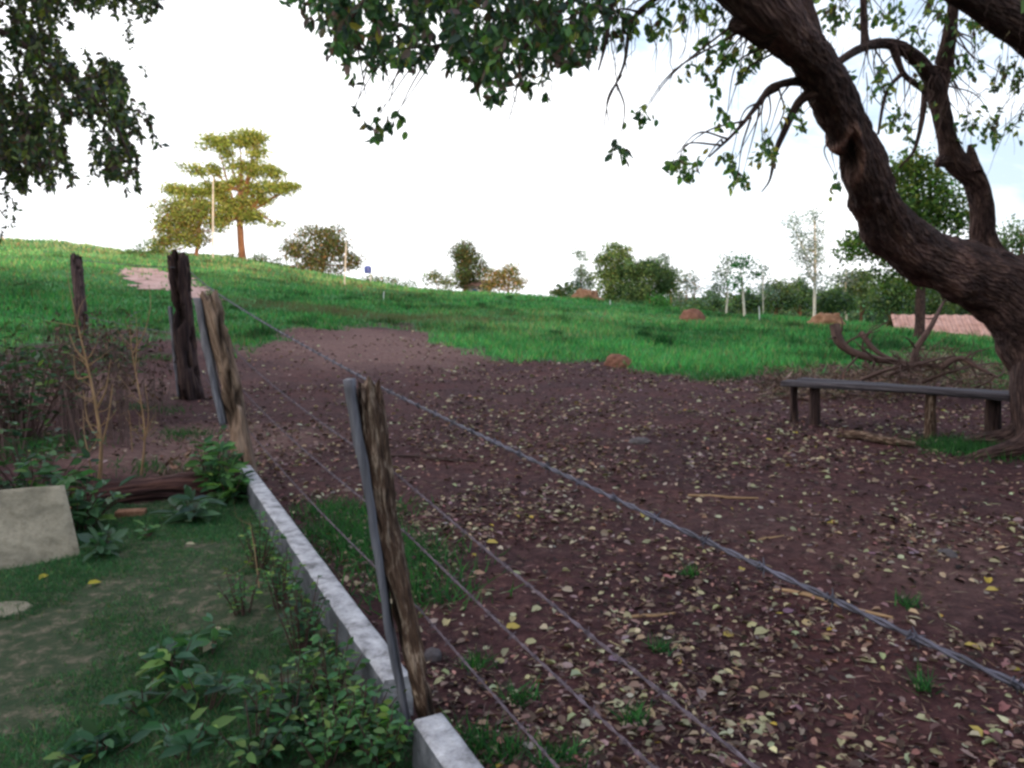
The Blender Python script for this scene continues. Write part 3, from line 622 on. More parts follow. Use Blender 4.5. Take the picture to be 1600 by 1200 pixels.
limb([(1280, 125, 5.6, 26), (1238, 128, 5.5, 14), (1205, 138, 5.4, 12), (1183, 165, 5.3, 9), (1150, 205, 5.2, 6), (1108, 245, 5.1, 3)], seed=13)
limb([(1275, 140, 5.6, 24), (1248, 160, 5.6, 14), (1228, 200, 5.6, 11), (1212, 238, 5.6, 8), (1203, 280, 5.6, 4), (1190, 300, 5.6, 2)], seed=14)
limb([(1395, 72, 6.9, 14), (1412, 115, 6.9, 9), (1445, 142, 7.0, 10)], seed=15)
limb([(1412, 112, 6.9, 7), (1385, 145, 6.8, 6), (1372, 210, 6.8, 4)], seed=16)
limb([(1445, 145, 7.1, 10), (1440, 190, 7.1, 8), (1428, 235, 7.1, 5), (1405, 262, 7.1, 3)], seed=17)
limb([(960, -230, 4.1, 40), (830, -190, 4.2, 26), (700, -110, 4.3, 18), (600, -30, 4.4, 11), (540, 40, 4.5, 6), (515, 90, 4.5, 3)], seed=19)
limb([(1080, -110, 4.4, 40), (1000, -70, 4.4, 24), (920, -20, 4.4, 14), (850, 40, 4.4, 9), (800, 100, 4.4, 5)], seed=20)
limb([(1000, -70, 4.4, 20), (960, -10, 4.5, 9), (948, 60, 4.5, 6), (935, 110, 4.5, 3)], seed=21)
limb([(830, -190, 4.2, 20), (740, -60, 4.6, 12), (700, 20, 4.7, 8), (690, 70, 4.7, 4)], seed=22)
limb([(1120, -60, 4.6, 30), (1050, -20, 4.9, 12), (990, 30, 5.0, 8), (975, 100, 5.0, 5), (950, 160, 5.0, 2.5), (942, 215, 5, 1.5)], seed=23)
tb.build('trunk', M['bark'], tree, origin=trb)
# hanging shoots with heart shaped leaves
LG = [(.08, .18, .08), (.14, .26, .08), (.27, .36, .09), (.06, .11, .085), (.16, .11, .10), (.42, .38, .09)]
def shoot(tw, lf, p, d0, length, nleaf, ls, cols, w, droop=.5, tr=.0022, aspect=.62, simple=False):
    pts = [np.array(p, float)]; d = unit(np.array(d0, float))
    n = 6
    for k in range(n):
        d = unit(d+np.array([random.gauss(0, .14), random.gauss(0, .14), -droop*.35])); pts.append(pts[-1]+d*length/n)
    pts = np.array(pts); tube(tw, pts, np.linspace(tr, tr*.35, n+1), 4, 1, cap=False)
    s = np.sort(rng.uniform(.08, 1, nleaf)); c = np.stack([np.interp(s*n, np.arange(n+1), pts[:, e]) for e in range(3)], -1)
    dd = unit(rng.normal(0, .55, (nleaf, 3))+np.array([0, 0, -.75])); L = ls*rng.uniform(.6, 1.2, nleaf)
    leaves(lf, c+rng.normal(0, ls*.12, (nleaf, 3)), dd, L, L*aspect*rng.uniform(.8, 1.15, nleaf), pick(cols, w, nleaf, .25), .3, unit(rng.normal(size=(nleaf, 3))*np.array([1, 1, .4])), simple=simple)
tw = MB(); lf = MB()
EU = [485, 505, 530, 560, 600, 640, 670, 690, 715, 745, 765, 800, 830, 860, 885, 915, 945, 965]
EV = [25, 75, 128, 138, 122, 120, 95, 82, 105, 150, 168, 160, 158, 140, 108, 118, 92, 20]
wC = [4, 2.2, .8, 4, 2.2, .1]
k = 0
while k < 640:
    u = random.uniform(485, 975); lo = np.interp(u, EU, EV); v = random.uniform(-330, lo)
    d = random.uniform(3.4, 5.6); Ls = random.uniform(.12, .3); vtop = v-Ls*F/d
    if v < -20 and random.random() < .55: continue
    g = fbm2(np.array([u/90.]), np.array([v/70.]), 1.0, 3, 4)[0]
    if g < -.22 and v < lo-25: continue
    if u > 900 and random.random() < .5: continue
    k += 1
    shoot(tw, lf, P(u+random.uniform(-20, 20), vtop, d), [random.gauss(-.1, .35), random.gauss(0, .35), -.7], Ls, random.randint(12, 20), .062, LG, wC, .5, aspect=.5)
# feeder twigs into the centre mass
for k in range(60):
    u = random.uniform(520, 980); v = random.uniform(-60, 40); d = random.uniform(3.8, 5.2); a = P(random.uniform(u, 1000), -200+random.uniform(-40, 60), 4.3); b = P(u, v, d)
    tube(tw, [a, a*.6+b*.4+np.array([0, .05, .12]), b], [.007, .005, .002], 5, 5, cap=False)
# lighter clusters around the leaning limb
cl = [(900, 60, 40, 14, 4.8), (940, 20, 40, 12, 4.8), (975, 50, 25, 6, 4.9), (1085, 20, 30, 7, 5.1), (1340, 130, 20, 3, 6.6), (1420, 210, 14, 3, 7), (1590, 150, 20, 4, 7), (1560, 130, 20, 4, 7), (1425, 120, 20, 4, 7), (1110, 130, 20, 5, 5.2), (1175, 110, 16, 3, 5.2), (1010, 20, 60, 8, 5), (1050, 10, 45, 6, 5), (1115, 55, 28, 5, 5.2), (1135, 95, 30, 8, 5.2), (1155, 120, 22, 6, 5.2), (1105, 75, 12, 3, 5.2), (1185, 80, 14, 3, 5.1), (1245, 175, 16, 3, 5.6), (1250, 195, 14, 3, 5.6), (1080, 262, 30, 5, 5.1), (1055, 268, 22, 4, 5.1),
      (1005, 190, 14, 3, 5), (960, 245, 16, 4, 5), (1160, 285, 16, 4, 5.3), (1150, 262, 16, 4, 5.3), (1190, 245, 18, 5, 5.5), (1195, 225, 12, 3, 5.5), (1128, 190, 12, 3, 5.2), (1310, 285, 10, 2, 6.2), (1315, 300, 8, 1, 6.2),
      (1290, 5, 35, 7, 6.3), (1320, 20, 25, 5, 6.4), (1300, 35, 15, 3, 6.4), (1400, 35, 18, 5, 6.8), (1430, 50, 16, 4, 7), (1375, 125, 14, 4, 6.8), (1372, 150, 14, 5, 6.8), (1395, 185, 14, 4, 6.8), (1450, 20, 30, 6, 7),
      (1445, 75, 20, 5, 7), (1510, 95, 22, 6, 7), (1515, 60, 25, 6, 7), (1540, 40, 28, 7, 7), (1510, 115, 14, 4, 7), (1570, 50, 25, 6, 6.8), (1500, 200, 16, 4, 7.4), (1520, 190, 20, 5, 7.4), (1550, 185, 22, 6, 7.3), (1552, 215, 16, 5, 7.3), (1585, 200, 16, 4, 7.3),
      (1395, 195, 14, 4, 6.9), (1580, 95, 20, 4, 7), (1400, 10, 30, 6, 6.9), (1360, 15, 25, 5, 6.8), (1030, 40, 20, 4, 5), (595, 185, 14, 2, 4.6), (580, 205, 12, 2, 4.6), (615, 198, 8, 2, 4.6), (550, 186, 6, 1, 4.6), (1480, 20, 25, 5, 7.0), (1460, 180, 10, 2, 7.3), (1598, 120, 14, 3, 7)]
wR = [3, 4, 4, .8, .4, .9]
for (u, v, rad, cnt, d) in cl:
    for k in range(cnt):
        Ls = random.uniform(.08, .17); uu = u+random.gauss(0, rad*.55); vv = v+random.gauss(0, rad*.45)-Ls*F/d*.6; dd = d+random.gauss(0, .18)
        shoot(tw, lf, P(uu, vv, dd), [random.gauss(0, .6), random.gauss(0, .5), -.45], Ls, random.randint(4, 8), .064, LG, wC if u < 1000 else wR, .5, .0025)
# feeding twigs for those clusters: each runs back to the nearest limb
lv = np.concatenate(tb.V)
for (u, v, rad, cnt, d) in cl:
    if v < 0: continue
    for k in range(2):
        b = P(u+random.gauss(0, rad*.4), v-10+random.gauss(0, rad*.3), d); tgt = b+np.array([random.gauss(.25 if u < 1290 else 0, .15), 0, .35]); i_ = np.argmin(np.linalg.norm(lv-tgt, axis=1)); a = lv[i_]
        m1 = a*.5+b*.5+np.array([random.gauss(0, .06), random.gauss(0, .06), random.uniform(0, .12)])
        tube(tw, [a, m1, b], [.0085, .0055, .002], 5, 8, .2, cap=False)
# bare hanging threads and twigs
for k in range(170):
    u = random.uniform(930, 1600) if k % 6 else random.uniform(740, 930); v = random.uniform(-30, 190) if u > 1340 else random.uniform(-30, 60); d = random.uniform(5, 7.2); L = random.uniform(.15, .6)
    a = P(u, v, d); q = a.copy(); pts = [a]
    for e in range(6): q = q+np.array([random.gauss(-.012, .02), random.gauss(0, .015), -L/6]); pts.append(q)
    tube(tw, pts, np.linspace(.0032, .0009, 7), 4, 2, cap=False)
for (u, v, L, d) in [(807, 130, .45, 4.5), (800, 130, .2, 4.5), (948, 40, .55, 4.6), (975, 20, .65, 5), (860, 110, .25, 4.5), (1016, 30, .5, 5), (1048, 60, .4, 5)]:
    q = P(u, v, d); pts = [q]
    for e in range(8): q = q+np.array([random.gauss(.004, .012), 0, -L/8]); pts.append(q)
    tube(tw, pts, np.linspace(.005, .0012, 9), 5, 2, cap=False)
# upper crown outside the picture, coarser
for k in range(500):
    u = random.uniform(900, 2300); v = random.uniform(-900, -60); d = random.uniform(4.5, 10)
    if u > 1650: v = random.uniform(-900, 250)
    n = 16; c = P(u, v, d)+rng.normal(0, .16, (n, 3)); L = rng.uniform(.08, .13, n)
    leaves(lf, c, rng.normal(0, .5, (n, 3))+[0, 0, -.6], L, L*.6, pick(LG, wC, n), simple=True)
def merge(a, b):
    for (k_, m_), fl in b.Fk.items():
        a.Fk.setdefault((k_, 1), []).extend([f_+a.n for f_ in fl])
    a.V += b.V; a.C += b.C; a.T += b.T; a.n += b.n
merge(lf, tw); lf.build('crown', [M['leaf'], M['twig']], tree, origin=trb)
# ------------------------------------------------------------------ fine leaved tree reaching in from the left
lb_ = GD(-420, 9.5)
lt = thing('shade_tree', lb_, 'dense dark leaved tree hanging in from the upper left corner', 'tree'); tb2 = MB(); tw = MB(); lf = MB()
tube(tb2, [lb_+[0, 0, -.2], lb_+[.1, 0, 1.5], P(-330, 180, 9), P(-260, 0, 8.8), P(-200, -300, 8.6)], [.3, .24, .2, .17, .1], 20, 10, .2, .8, ridge=.1)
for pts in [[(-290, 60, 9, 22), (-150, 20, 8.4, 15), (-20, 40, 7.8, 11), (90, 110, 7.4, 8), (170, 180, 7.2, 4), (205, 250, 7.1, 2)], [(-300, 150, 9, 20), (-160, 180, 8.4, 13), (-50, 190, 8, 9), (40, 230, 7.6, 5), (110, 240, 7.4, 2)],
            [(-250, -60, 8.8, 20), (-60, -80, 8, 13), (60, -60, 7.6, 9), (160, -30, 7.4, 6), (215, 10, 7.3, 3)], [(-300, 150, 9, 16), (-150, 240, 8.4, 8), (-40, 280, 8, 5), (8, 340, 7.8, 2)]]:
    tube(tb2, [P(u, v, d) for u, v, d, w in pts], [px(w, d)/2 for u, v, d, w in pts], 10, 8, .15)
tb2.build('trunk', M['bark'], lt, origin=lb_)
LL = [(.07, .12, .06), (.13, .19, .06), (.25, .28, .08), (.12, .08, .075), (.08, .10, .11)]
def ok(u, v):
    if u < 70: return v < 285+12*math.sin(u/9)
    if u < 100: return v < 275 and not (40 < v < 60)
    if u < 128: return (85 < v < 250 or v < 0)
    if u < 190: return 100+(u-128)*.25 < v < 265 or v < 5
    if u < 232: return 155+(u-190)*1.2 < v < 292-(u-190)*.6 or v < 20+(u-190)*.3
    return v < 12
k = 0
while k < 1500:
    u = random.uniform(-200, 240) if k % 5 else random.uniform(-500, -150); v = random.uniform(-120, 292) if k % 4 else random.uniform(-450, 0)
    if v > -20 and not ok(u, v): continue
    g = fbm2(np.array([u/60.]), np.array([v/60.]), 1.0, 3, 14)[0]
    if g < (-.45 if u < 95 else -.15): continue
    if 95 < u < 128 and random.random() < .4: continue
    k += 1; d = random.uniform(6.6, 9.2); Ls = random.uniform(.2, .42)
    shoot(tw, lf, P(u, v-Ls*F/d*.55, d), [random.gauss(.2, .4), random.gauss(0, .4), -.6], Ls, random.randint(34, 50), .075, LL, [4, 3, 1.6, 2.5, 1.5], .6, .003, .52, simple=True)
for (u, v, n) in [(10, 330, 3), (18, 350, 2), (5, 310, 3), (20, 300, 3), (14, 375, 2), (228, 125, 1), (170, 275, 3), (150, 285, 2), (200, 70, 3), (215, 25, 4), (195, 55, 2), (60, 290, 2), (232, 205, 1), (240, 10, 3)]:
    for e in range(n): shoot(tw, lf, P(u+random.gauss(0, 5), v-25+random.gauss(0, 5), 7.6), [random.gauss(0, .4), 0, -.7], .16, 10, .055, LL, [4, 3, 1, 2, 2], .6, .0025, .5, simple=True)
merge(lf, tw); lf.build('crown', [M['leaf'], M['twig']], lt, origin=lb_)
# ------------------------------------------------------------------ background trees
def far_tree(name, label, cat, u, vb, dist, blobs, cols, w, leaf=.22, dens=1.0, bark='bark_far', tw_=10, trunk=None, group=None, limbs=4, shape=.5, gap=-.05, z0=None):
    # blobs: (u, v, half width px, half height px) at the tree's distance; each becomes an ellipsoid of clumped leaves
    base = GD(u, dist)
    if z0 is not None: base[2] = z0
    fd = base[1]*cp-(base[2]-1.6)*sp
    t = thing(name, base, label, cat, group); lf = MB(); tb = MB()
    bl = [(P(bu, bv, fd), px(hw, fd), px(hh, fd)) for bu, bv, hw, hh in blobs]
    tp = P(*(trunk or (u, min(b[1] for b in blobs)+10)), fd); wd = px(tw_, fd)/2
    mid = base*.5+tp*.5+np.array([random.gauss(0, wd), random.gauss(0, wd), 0])
    tube(tb, [base-[0, 0, .3], base+(mid-base)*.15, mid, tp], [wd*1.35, wd, wd*.8, wd*.35], 10, 6, .2, .8, seed=u)
    for k, (c, hw, hh) in enumerate(bl):
        s = base+(tp-base)*random.uniform(.35, .75); c0 = c-np.array([0, 0, hh*.2])
        if limbs: tube(tb, [s, (s+c0)/2+np.array([0, 0, -.08*np.linalg.norm(c0-s)]), c0], [wd*.5, wd*.32, wd*.12], 6, 5, .15, .8, cap=False)
    for c, hw, hh in bl:
        dp = min(hw, 4)*.9
        vol = hw*hh*dp; nc = int(max(8, 44*dens*(hw*hh)/(.9+.35*hw*hh)**.4)); nl = 38
        q = unit(rng.normal(size=(nc, 3))); q = q*(.55+.75*fbm(q*1.6+c, 3)+.35)[:, None]*(rng.random((nc, 1))**.42)*np.array([hw, dp, hh])*1.12
        g = fbm((q+c)*1.1/max(.5, hh*.6), 3); q = q[g > gap-.06]
        rad = (.17*min(hw, hh)**.7+.18)*1.25
        pts = (c+q)[:, None]+rng.normal(size=(len(q), nl, 3))*rad*np.array([1, 1, .6]); pts = pts.reshape(-1, 3); n = len(pts)
        cl_ = np.repeat(np.exp(rng.normal(0, .28, (len(q), 1))), nl, 0)
        L = leaf*rng.uniform(.5, 1.3, n)
        leaves(lf, pts, rng.normal(size=(n, 3))+[0, 0, -.3], L, L*shape, np.clip(pick(cols, w, n, .18)*cl_, .004, .6), simple=True)
    tb.build('trunk', M[bark], t, origin=base); lf.build('crown', M['leaf_far'], t, origin=base); return t
OL = [(.42, .46, .12), (.32, .38, .10), (.18, .24, .08), (.44, .38, .14)]
GR = [(.11, .19, .08), (.16, .25, .09), (.075, .13, .07), (.21, .26, .10)]
BG = [(.20, .26, .24), (.27, .33, .31), (.14, .19, .18)]
BR_ = [(.24, .17, .08), (.15, .15, .06), (.32, .19, .09), (.10, .09, .05)]
OR = [(.40, .25, .11), (.30, .23, .09), (.16, .18, .07)]
far_tree('spreading_tree', 'tall flat tiered tree with open olive crown on the hill crest', 'tree', 383, 403, 77,
         [(340, 224, 32, 10), (375, 219, 34, 11), (398, 217, 18, 11), (355, 242, 14, 6), (400, 240, 12, 8), (305, 262, 18, 8), (330, 270, 16, 8), (350, 310, 20, 10), (425, 290, 26, 8), (300, 318, 24, 8), (330, 262, 14, 5), (372, 258, 14, 7), (400, 262, 24, 11), (428, 270, 16, 9), (275, 296, 22, 8), (300, 300, 26, 8), (340, 292, 24, 8), (372, 282, 14, 6), (400, 300, 22, 8), (440, 296, 20, 6), (460, 291, 8, 4), (360, 330, 26, 12), (390, 335, 22, 12), (385, 315, 24, 7), (340, 345, 14, 8), (433, 350, 14, 4), (415, 312, 14, 8)],
         OL, [4, 3, 1.5, 1], .28, 1.5, tw_=11, trunk=(378, 250), limbs=1)
far_tree('leafy_tree', 'low olive brown tree left of the tall flat tiered tree', 'tree', 312, 402, 74, [(270, 330, 22, 24), (300, 340, 24, 22), (285, 365, 32, 24), (258, 365, 16, 24), (310, 375, 16, 12), (250, 392, 14, 14), (335, 350, 16, 14), (322, 325, 14, 12)], OL+BR_, [3, 4, 3, 2, 1, 1, 2, 0], .26, 1.2, tw_=6, limbs=1)
far_tree('round_shrub', 'small dark shrub at the crest just left of the olive brown tree', 'shrub', 225, 402, 70, [(225, 392, 18, 10), (205, 398, 10, 6), (240, 385, 8, 12)], GR, [2, 1, 4, 0.5], .2, 1.0, tw_=2, limbs=0)
far_tree('leafy_shrub', 'low green shrub under the tall flat tiered tree', 'shrub', 355, 405, 76, [(360, 400, 14, 6), (410, 402, 16, 6), (430, 408, 12, 6)], GR+BR_, [2, 1, 3, 1, 1, 1, 0, 0], .2, .9, tw_=2, limbs=0)
far_tree('bushy_tree', 'broad brownish green bushy tree on the crest beside the pale pole', 'tree', 505, 430, 72, [(465, 390, 20, 22), (495, 378, 26, 26), (525, 380, 22, 26), (510, 408, 40, 20), (470, 412, 22, 12), (548, 408, 12, 12)], BR_+GR, [4, 4, 2, 3, 2, 1, 3, 1], .24, 1.3, tw_=6, limbs=1)
far_tree('leafy_shrub', 'low round shrub on the crest right of the bushy brown tree', 'shrub', 610, 446, 68, [(595, 438, 14, 9), (620, 442, 18, 8), (575, 436, 10, 9)], GR+OR, [3, 2, 3, 1, 1, 0, 0], .2, 1, tw_=2, limbs=0)
far_tree('leafy_shrub', 'tiny dark bush alone on the crest', 'shrub', 642, 450, 67, [(641, 444, 7, 6)], GR, [2, 1, 4, 0.3], .16, 1, tw_=2, limbs=0)
far_tree('round_tree', 'dark round headed tree standing above the small pale house', 'tree', 730, 456, 86, [(728, 398, 20, 19), (736, 420, 22, 18), (722, 436, 14, 12)], GR+BR_, [1, .4, 4, .3, 1, 2, 0, 3], .26, 1.8, tw_=7, limbs=1, z0=-.3)
far_tree('bushy_tree', 'thin greenish bush left of the dark round headed tree', 'tree', 685, 455, 84, [(680, 432, 14, 10), (698, 440, 12, 14), (668, 440, 8, 8)], GR+OR, [2, 2, 1, 2, 1, 1, 1], .24, .7, tw_=3, limbs=1, z0=0.2)
far_tree('bushy_tree', 'orange brown tree with two rounded heads right of the pale house', 'tree', 795, 460, 80, [(798, 424, 13, 16), (780, 434, 14, 14), (806, 444, 16, 12), (770, 448, 10, 8), (760, 440, 8, 14)], OR+GR, [4, 3, 2, 1, 1, 0, 0], .25, 1.2, tw_=4, limbs=1, z0=.1)
far_tree('bushy_tree', 'small dark bush at the start of the right hand tree line', 'tree', 878, 466, 88, [(872, 456, 14, 7), (885, 450, 10, 9)], GR+OR, [2, 1, 4, 0, 0, 1, 1], .25, 1.2, tw_=3, limbs=0, z0=-.3)
far_tree('slender_tree', 'thin grey green tree at left of the large green tree clump', 'tree', 908, 468, 92, [(906, 405, 9, 14), (908, 430, 13, 18), (905, 452, 16, 14), (920, 440, 8, 14)], BG+GR, [3, 3, 2, 1, 1, 1, 0], .26, .75, tw_=3, limbs=1, z0=-1)
far_tree('cone_tree', 'tall pointed green tree in the large clump', 'tree', 955, 476, 80, [(955, 398, 15, 18), (975, 402, 10, 14), (948, 430, 20, 20), (965, 425, 20, 20), (955, 455, 28, 18), (938, 408, 8, 12), (985, 430, 18, 22)], GR, [3, 3, 1, 3], .26, 1.4, tw_=5, limbs=1, z0=-.8)
far_tree('round_tree', 'rounded dark green tree on right half of the large clump', 'tree', 1015, 478, 78, [(1015, 422, 26, 18), (1035, 440, 24, 22), (1000, 455, 26, 18), (990, 420, 10, 16)], GR, [3, 1.5, 4, .6], .26, 1.7, tw_=5, limbs=1, z0=-.8)
far_tree('slender_tree', 'wispy grey green tree right of the large clump', 'tree', 1048, 480, 84, [(1042, 425, 10, 16), (1052, 450, 12, 16), (1062, 462, 9, 10), (1038, 405, 5, 9)], BG, [3, 2, 3], .24, .55, tw_=2, limbs=1, z0=-1)
far_tree('leafy_shrub', 'bright green bush before the large tree clump', 'shrub', 1031, 478, 46, [(1031, 469, 12, 7), (1028, 474, 16, 6)], [(.07, .2, .05), (.05, .15, .04)], [1, 1], .14, 1.1, tw_=2, limbs=0)
for k, (u, h, lb) in enumerate([(1073, 48, 'thin sparse sapling between the clump and the white trunks'), (1085, 52, 'thin sparse sapling second from the large clump')]):
    far_tree('slender_tree', lb, 'tree', u, 485, 74, [(u, 485-h, 5, 10), (u+2, 485-h+18, 7, 10), (u, 470, 9, 9)], BG+OR, [2, 2, 2, 1, 1, 0], .22, .5, tw_=2, limbs=1, z0=-.7)
far_tree('slender_tree', 'tall bare stemmed pale tree left of the white trunked sapling', 'tree', 1133, 492, 60, [(1128, 420, 8, 16), (1140, 410, 7, 12), (1122, 445, 10, 14), (1118, 460, 12, 12)], BG+GR, [3, 2, 2, 1, 1, 1, 0], .2, .6, 'bark_pale', 3, limbs=1)
far_tree('white_trunk_sapling', 'white trunked sapling with a bright green tuft of leaves', 'tree', 1162, 495, 50, [(1157, 425, 12, 12), (1148, 440, 10, 12), (1163, 412, 7, 7), (1182, 428, 10, 4)], [(.05, .2, .06), (.04, .14, .05)], [1, 1], .2, .9, 'bark_pale', 4, trunk=(1157, 420), limbs=1)
far_tree('slender_tree', 'faint feathery tree right of the white trunked sapling', 'tree', 1192, 492, 64, [(1195, 430, 14, 14), (1200, 455, 18, 14), (1190, 415, 6, 8)], BG, [3, 2, 2], .2, .5, 'bark_pale', 2, limbs=1)
far_tree('poplar_tree', 'tall twin topped pale grey green tree with forked whitish trunk', 'tree', 1271, 500, 62, [(1240, 348, 9, 16), (1246, 376, 11, 18), (1256, 400, 13, 18), (1272, 340, 9, 18), (1276, 370, 11, 20), (1274, 400, 14, 18), (1262, 425, 16, 14), (1280, 435, 13, 14)], BG, [3, 4, 1.5], .22, .75, 'bark_pale', 5, trunk=(1273, 345), limbs=1, shape=.4)
far_tree('slender_tree', 'wispy bluish tree between the twin topped tree and leaning limb', 'tree', 1322, 500, 76, [(1322, 415, 12, 14), (1315, 440, 14, 14), (1335, 440, 14, 14)], BG, [4, 2, 3], .24, .6, 'bark_pale', 3, limbs=1, z0=-1.2)
hedge = [(1165, 470, 20, 13, 'rounded green tree behind the white trunked sapling'), (1215, 462, 24, 18, 'rounded green tree left of the twin topped tree'), (1248, 458, 20, 18, 'dark rounded tree behind the twin topped trunk'), (1300, 468, 26, 18, 'olive rounded tree right of the twin topped tree'),
         (1345, 450, 28, 24, 'green tree behind the broken brush'), (1395, 458, 30, 26, 'broad green tree behind the heap of dead branches'), (1460, 462, 34, 26, 'dark green tree in front of the tiled roof, seen beneath the leaning limb'), (1520, 470, 34, 22, 'low green tree above the tiled roof'), (1110, 472, 14, 11, 'small olive tree beside the thin saplings'), (1590, 470, 30, 30, 'green tree behind the base of the big trunk'), (1085, 478, 20, 8, 'yellowish low tree at the far edge of the pasture')]
for k, (u, v, hw, hh, lb) in enumerate(hedge):
    far_tree('leafy_tree', lb, 'tree', u, 500, 66+(k*7) % 17, [(u, v, hw, hh), (u-hw*.5, v+hh*.5, hw*.6, hh*.7), (u+hw*.5, v+hh*.4, hw*.7, hh*.7), (u+hw*.1, v-hh*.6, hw*.4, hh*.5)], GR+BG, [3, 2+k % 2, 3, 1+k % 3, 1, 0, 1], .26, 1.6, tw_=5, limbs=1, group='trees along the far edge of the pasture', z0=-2.0)
far_tree('shade_tree', 'yellow green tree with grey trunk seen behind the leaning limb', 'tree', 1437, 528, 34, [(1430, 262, 22, 20), (1455, 280, 26, 22), (1410, 300, 24, 24), (1470, 320, 28, 24), (1430, 340, 30, 26), (1360, 370, 20, 14), (1345, 395, 20, 12), (1390, 400, 26, 16), (1500, 345, 20, 20), (1420, 420, 28, 18), (1380, 440, 14, 12), (1400, 265, 12, 12), (1335, 380, 10, 8), (1450, 440, 22, 16)],
         [(.12, .20, .05), (.08, .15, .045), (.05, .10, .04), (.19, .22, .05)], [4, 4, 2, 2], .20, 2.2, 'bark', 16, trunk=(1432, 290), limbs=1)
far_tree('leafy_tree', 'green tree peeping between the second limb and the photo edge', 'tree', 1595, 520, 40, [(1580, 370, 22, 18), (1600, 355, 20, 14), (1620, 390, 26, 30), (1568, 385, 12, 10), (1600, 420, 30, 24)], GR, [3, 4, 2, 2], .18, 1.1, tw_=9, limbs=1)
# distant wood, reads as one mass
fw = MB()
n = 260; uu = rng.uniform(860, 2300, n); dd = rng.uniform(150, 240, n)
for u, dist in zip(uu, dd):
    b = GD(u, dist); s = rng.uniform(2.0, 3.6); m = 90
    pts = b+np.array([0, 0, s*1.2])+unit(rng.normal(size=(m, 3)))*(rng.random((m, 1))**.35)*np.array([s*1.3, s, s*1.25]); L = rng.uniform(.6, 1.4, m)
    leaves(fw, pts, rng.normal(size=(m, 3)), L, L*.7, pick([(.06, .10, .06), (.08, .12, .08), (.05, .08, .05)], [1, 1, 1], m), simple=True)
tag(fw.build('distant_wood', M['leaf_far'], smooth=False), 'distant hazy green wood beyond the pasture', 'wood', kind='stuff')
# ------------------------------------------------------------------ poles and far posts
def pole(u, v0, v1, dist, w, mat, label, name='wooden_pole'):
    b = GD(u, dist); fd = b[1]*cp-(b[2]-1.6)*sp; t = P(v1[0], v1[1], fd); mb = MB()
    tube(mb, [b-[0, 0, .3], (b+t)/2, t], [px(w, fd)/2]*2+[px(w, fd)/2.6], 8, 5, .08); return tag(mb.build(name, M[mat]), label, 'pole')
pole(338, 405, (333, 278), 72, 3, 'bark_pale', 'tall thin bare pole before the flat tiered tree')
pole(540, 442, (541, 378), 55, 2.4, 'bark_pale', 'pale bare pole before the bushy brown tree')
for (u, dist, h, lb) in [(600, 42, 14, 'short white post alone on the slope'), (1186, 44, 20, 'thin white post right of the white trunked sapling'), (580, 66, 14, 'pair post under the blue tank'), (855, 58, 7, 'tiny white marker post at the dip of the skyline'), (953, 52, 9, 'short pale post before the large tree clump')]:
    b = GD(u, dist); pole(u, 0, (u, 600-F*math.tan(math.atan((b[2]-1.6)/dist)+PITCH)-h), dist, 1.6, 'white', lb, 'marker_post')
b = GD(577, 66.3); b = b+np.array([0, 0, .75]); mb = MB(); tube(mb, [b, b+[0, 0, .06], b+[0, 0, .35], b+[0, 0, .55], b+[0, 0, .64]], [.2, .28, .3, .27, .1], 20, 4)
tag(mb.build('water_tank', M['blue']), 'small round blue tank on posts at the hill crest', 'tank')
# ------------------------------------------------------------------ small houses
def house(name, u, dist, w, dp_, h, rot, label, wallm, roofh=.9, z0=None, win=()):
    b = GD(u, dist)
    if z0 is not None: b[2] = z0
    t = thing(name, b, label, 'house'); t.rotation_euler = (0, 0, rot)
    mb = MB(); boxm(mb, (0, 0, h/2-.3), (w, dp_, h+.6)); mb.add(np.array([[-w/2, -dp_/2, h], [-w/2, dp_/2, h], [-w/2, 0, h+roofh*.9], [w/2, -dp_/2, h], [w/2, dp_/2, h], [w/2, 0, h+roofh*.9]]), [[0, 2, 1], [3, 4, 5]])
    mb.build('wall', M[wallm], t, smooth=False)
    rb = MB(); e = .45
    for sg in (-1, 1):
        n = 60; xs = np.linspace(-w/2-e, w/2+e, n); wv = .03*np.sin(np.arange(n)*1.6)
        top = np.stack([xs, np.zeros(n), h+roofh+.06+wv], -1); bot = np.stack([xs, np.full(n, sg*(dp_/2+e)), h-roofh*e/(dp_/2)+.06+wv], -1)
        V = np.concatenate([top, bot, top-[0, 0, .07], bot-[0, 0, .07]]); k = np.arange(n-1)
        rb.add(V, np.concatenate([np.stack([k, k+1, k+n+1, k+n], -1), np.stack([k+2*n, k+3*n, k+3*n+1, k+2*n+1], -1), np.stack([k+n, k+n+1, k+3*n+1, k+3*n], -1)]))
    rb.build('roof', M['roof'], t, smooth=False)
    for (wx, wz, ww, wh) in win:
        wb = MB(); boxm(wb, (wx, -dp_/2-.01, wz), (ww, .06, wh)); wb.build('window', M['blue'], t, smooth=False)
house('tile_roofed_shed', 1512, 48, 6.6, 4.2, 1.5, -.30, 'low shed with pinkish clay tile roof beyond the bench', 'brickwall', 1.0, z0=-2.05)
house('small_house', 745, 88, 2.6, 2.5, 1.9, .3, 'small pale house under the dark round headed tree', 'wall', .5, z0=.75, win=((-.5, 1.1, .5, .6), (.6, 1.1, .5, .6)))
lump('soil_heap', GD(917, 58), 1.1, .75, 'orange', 'low orange earth heap on the crest before the large tree clump', 'mound', seed=15, amp=.7)
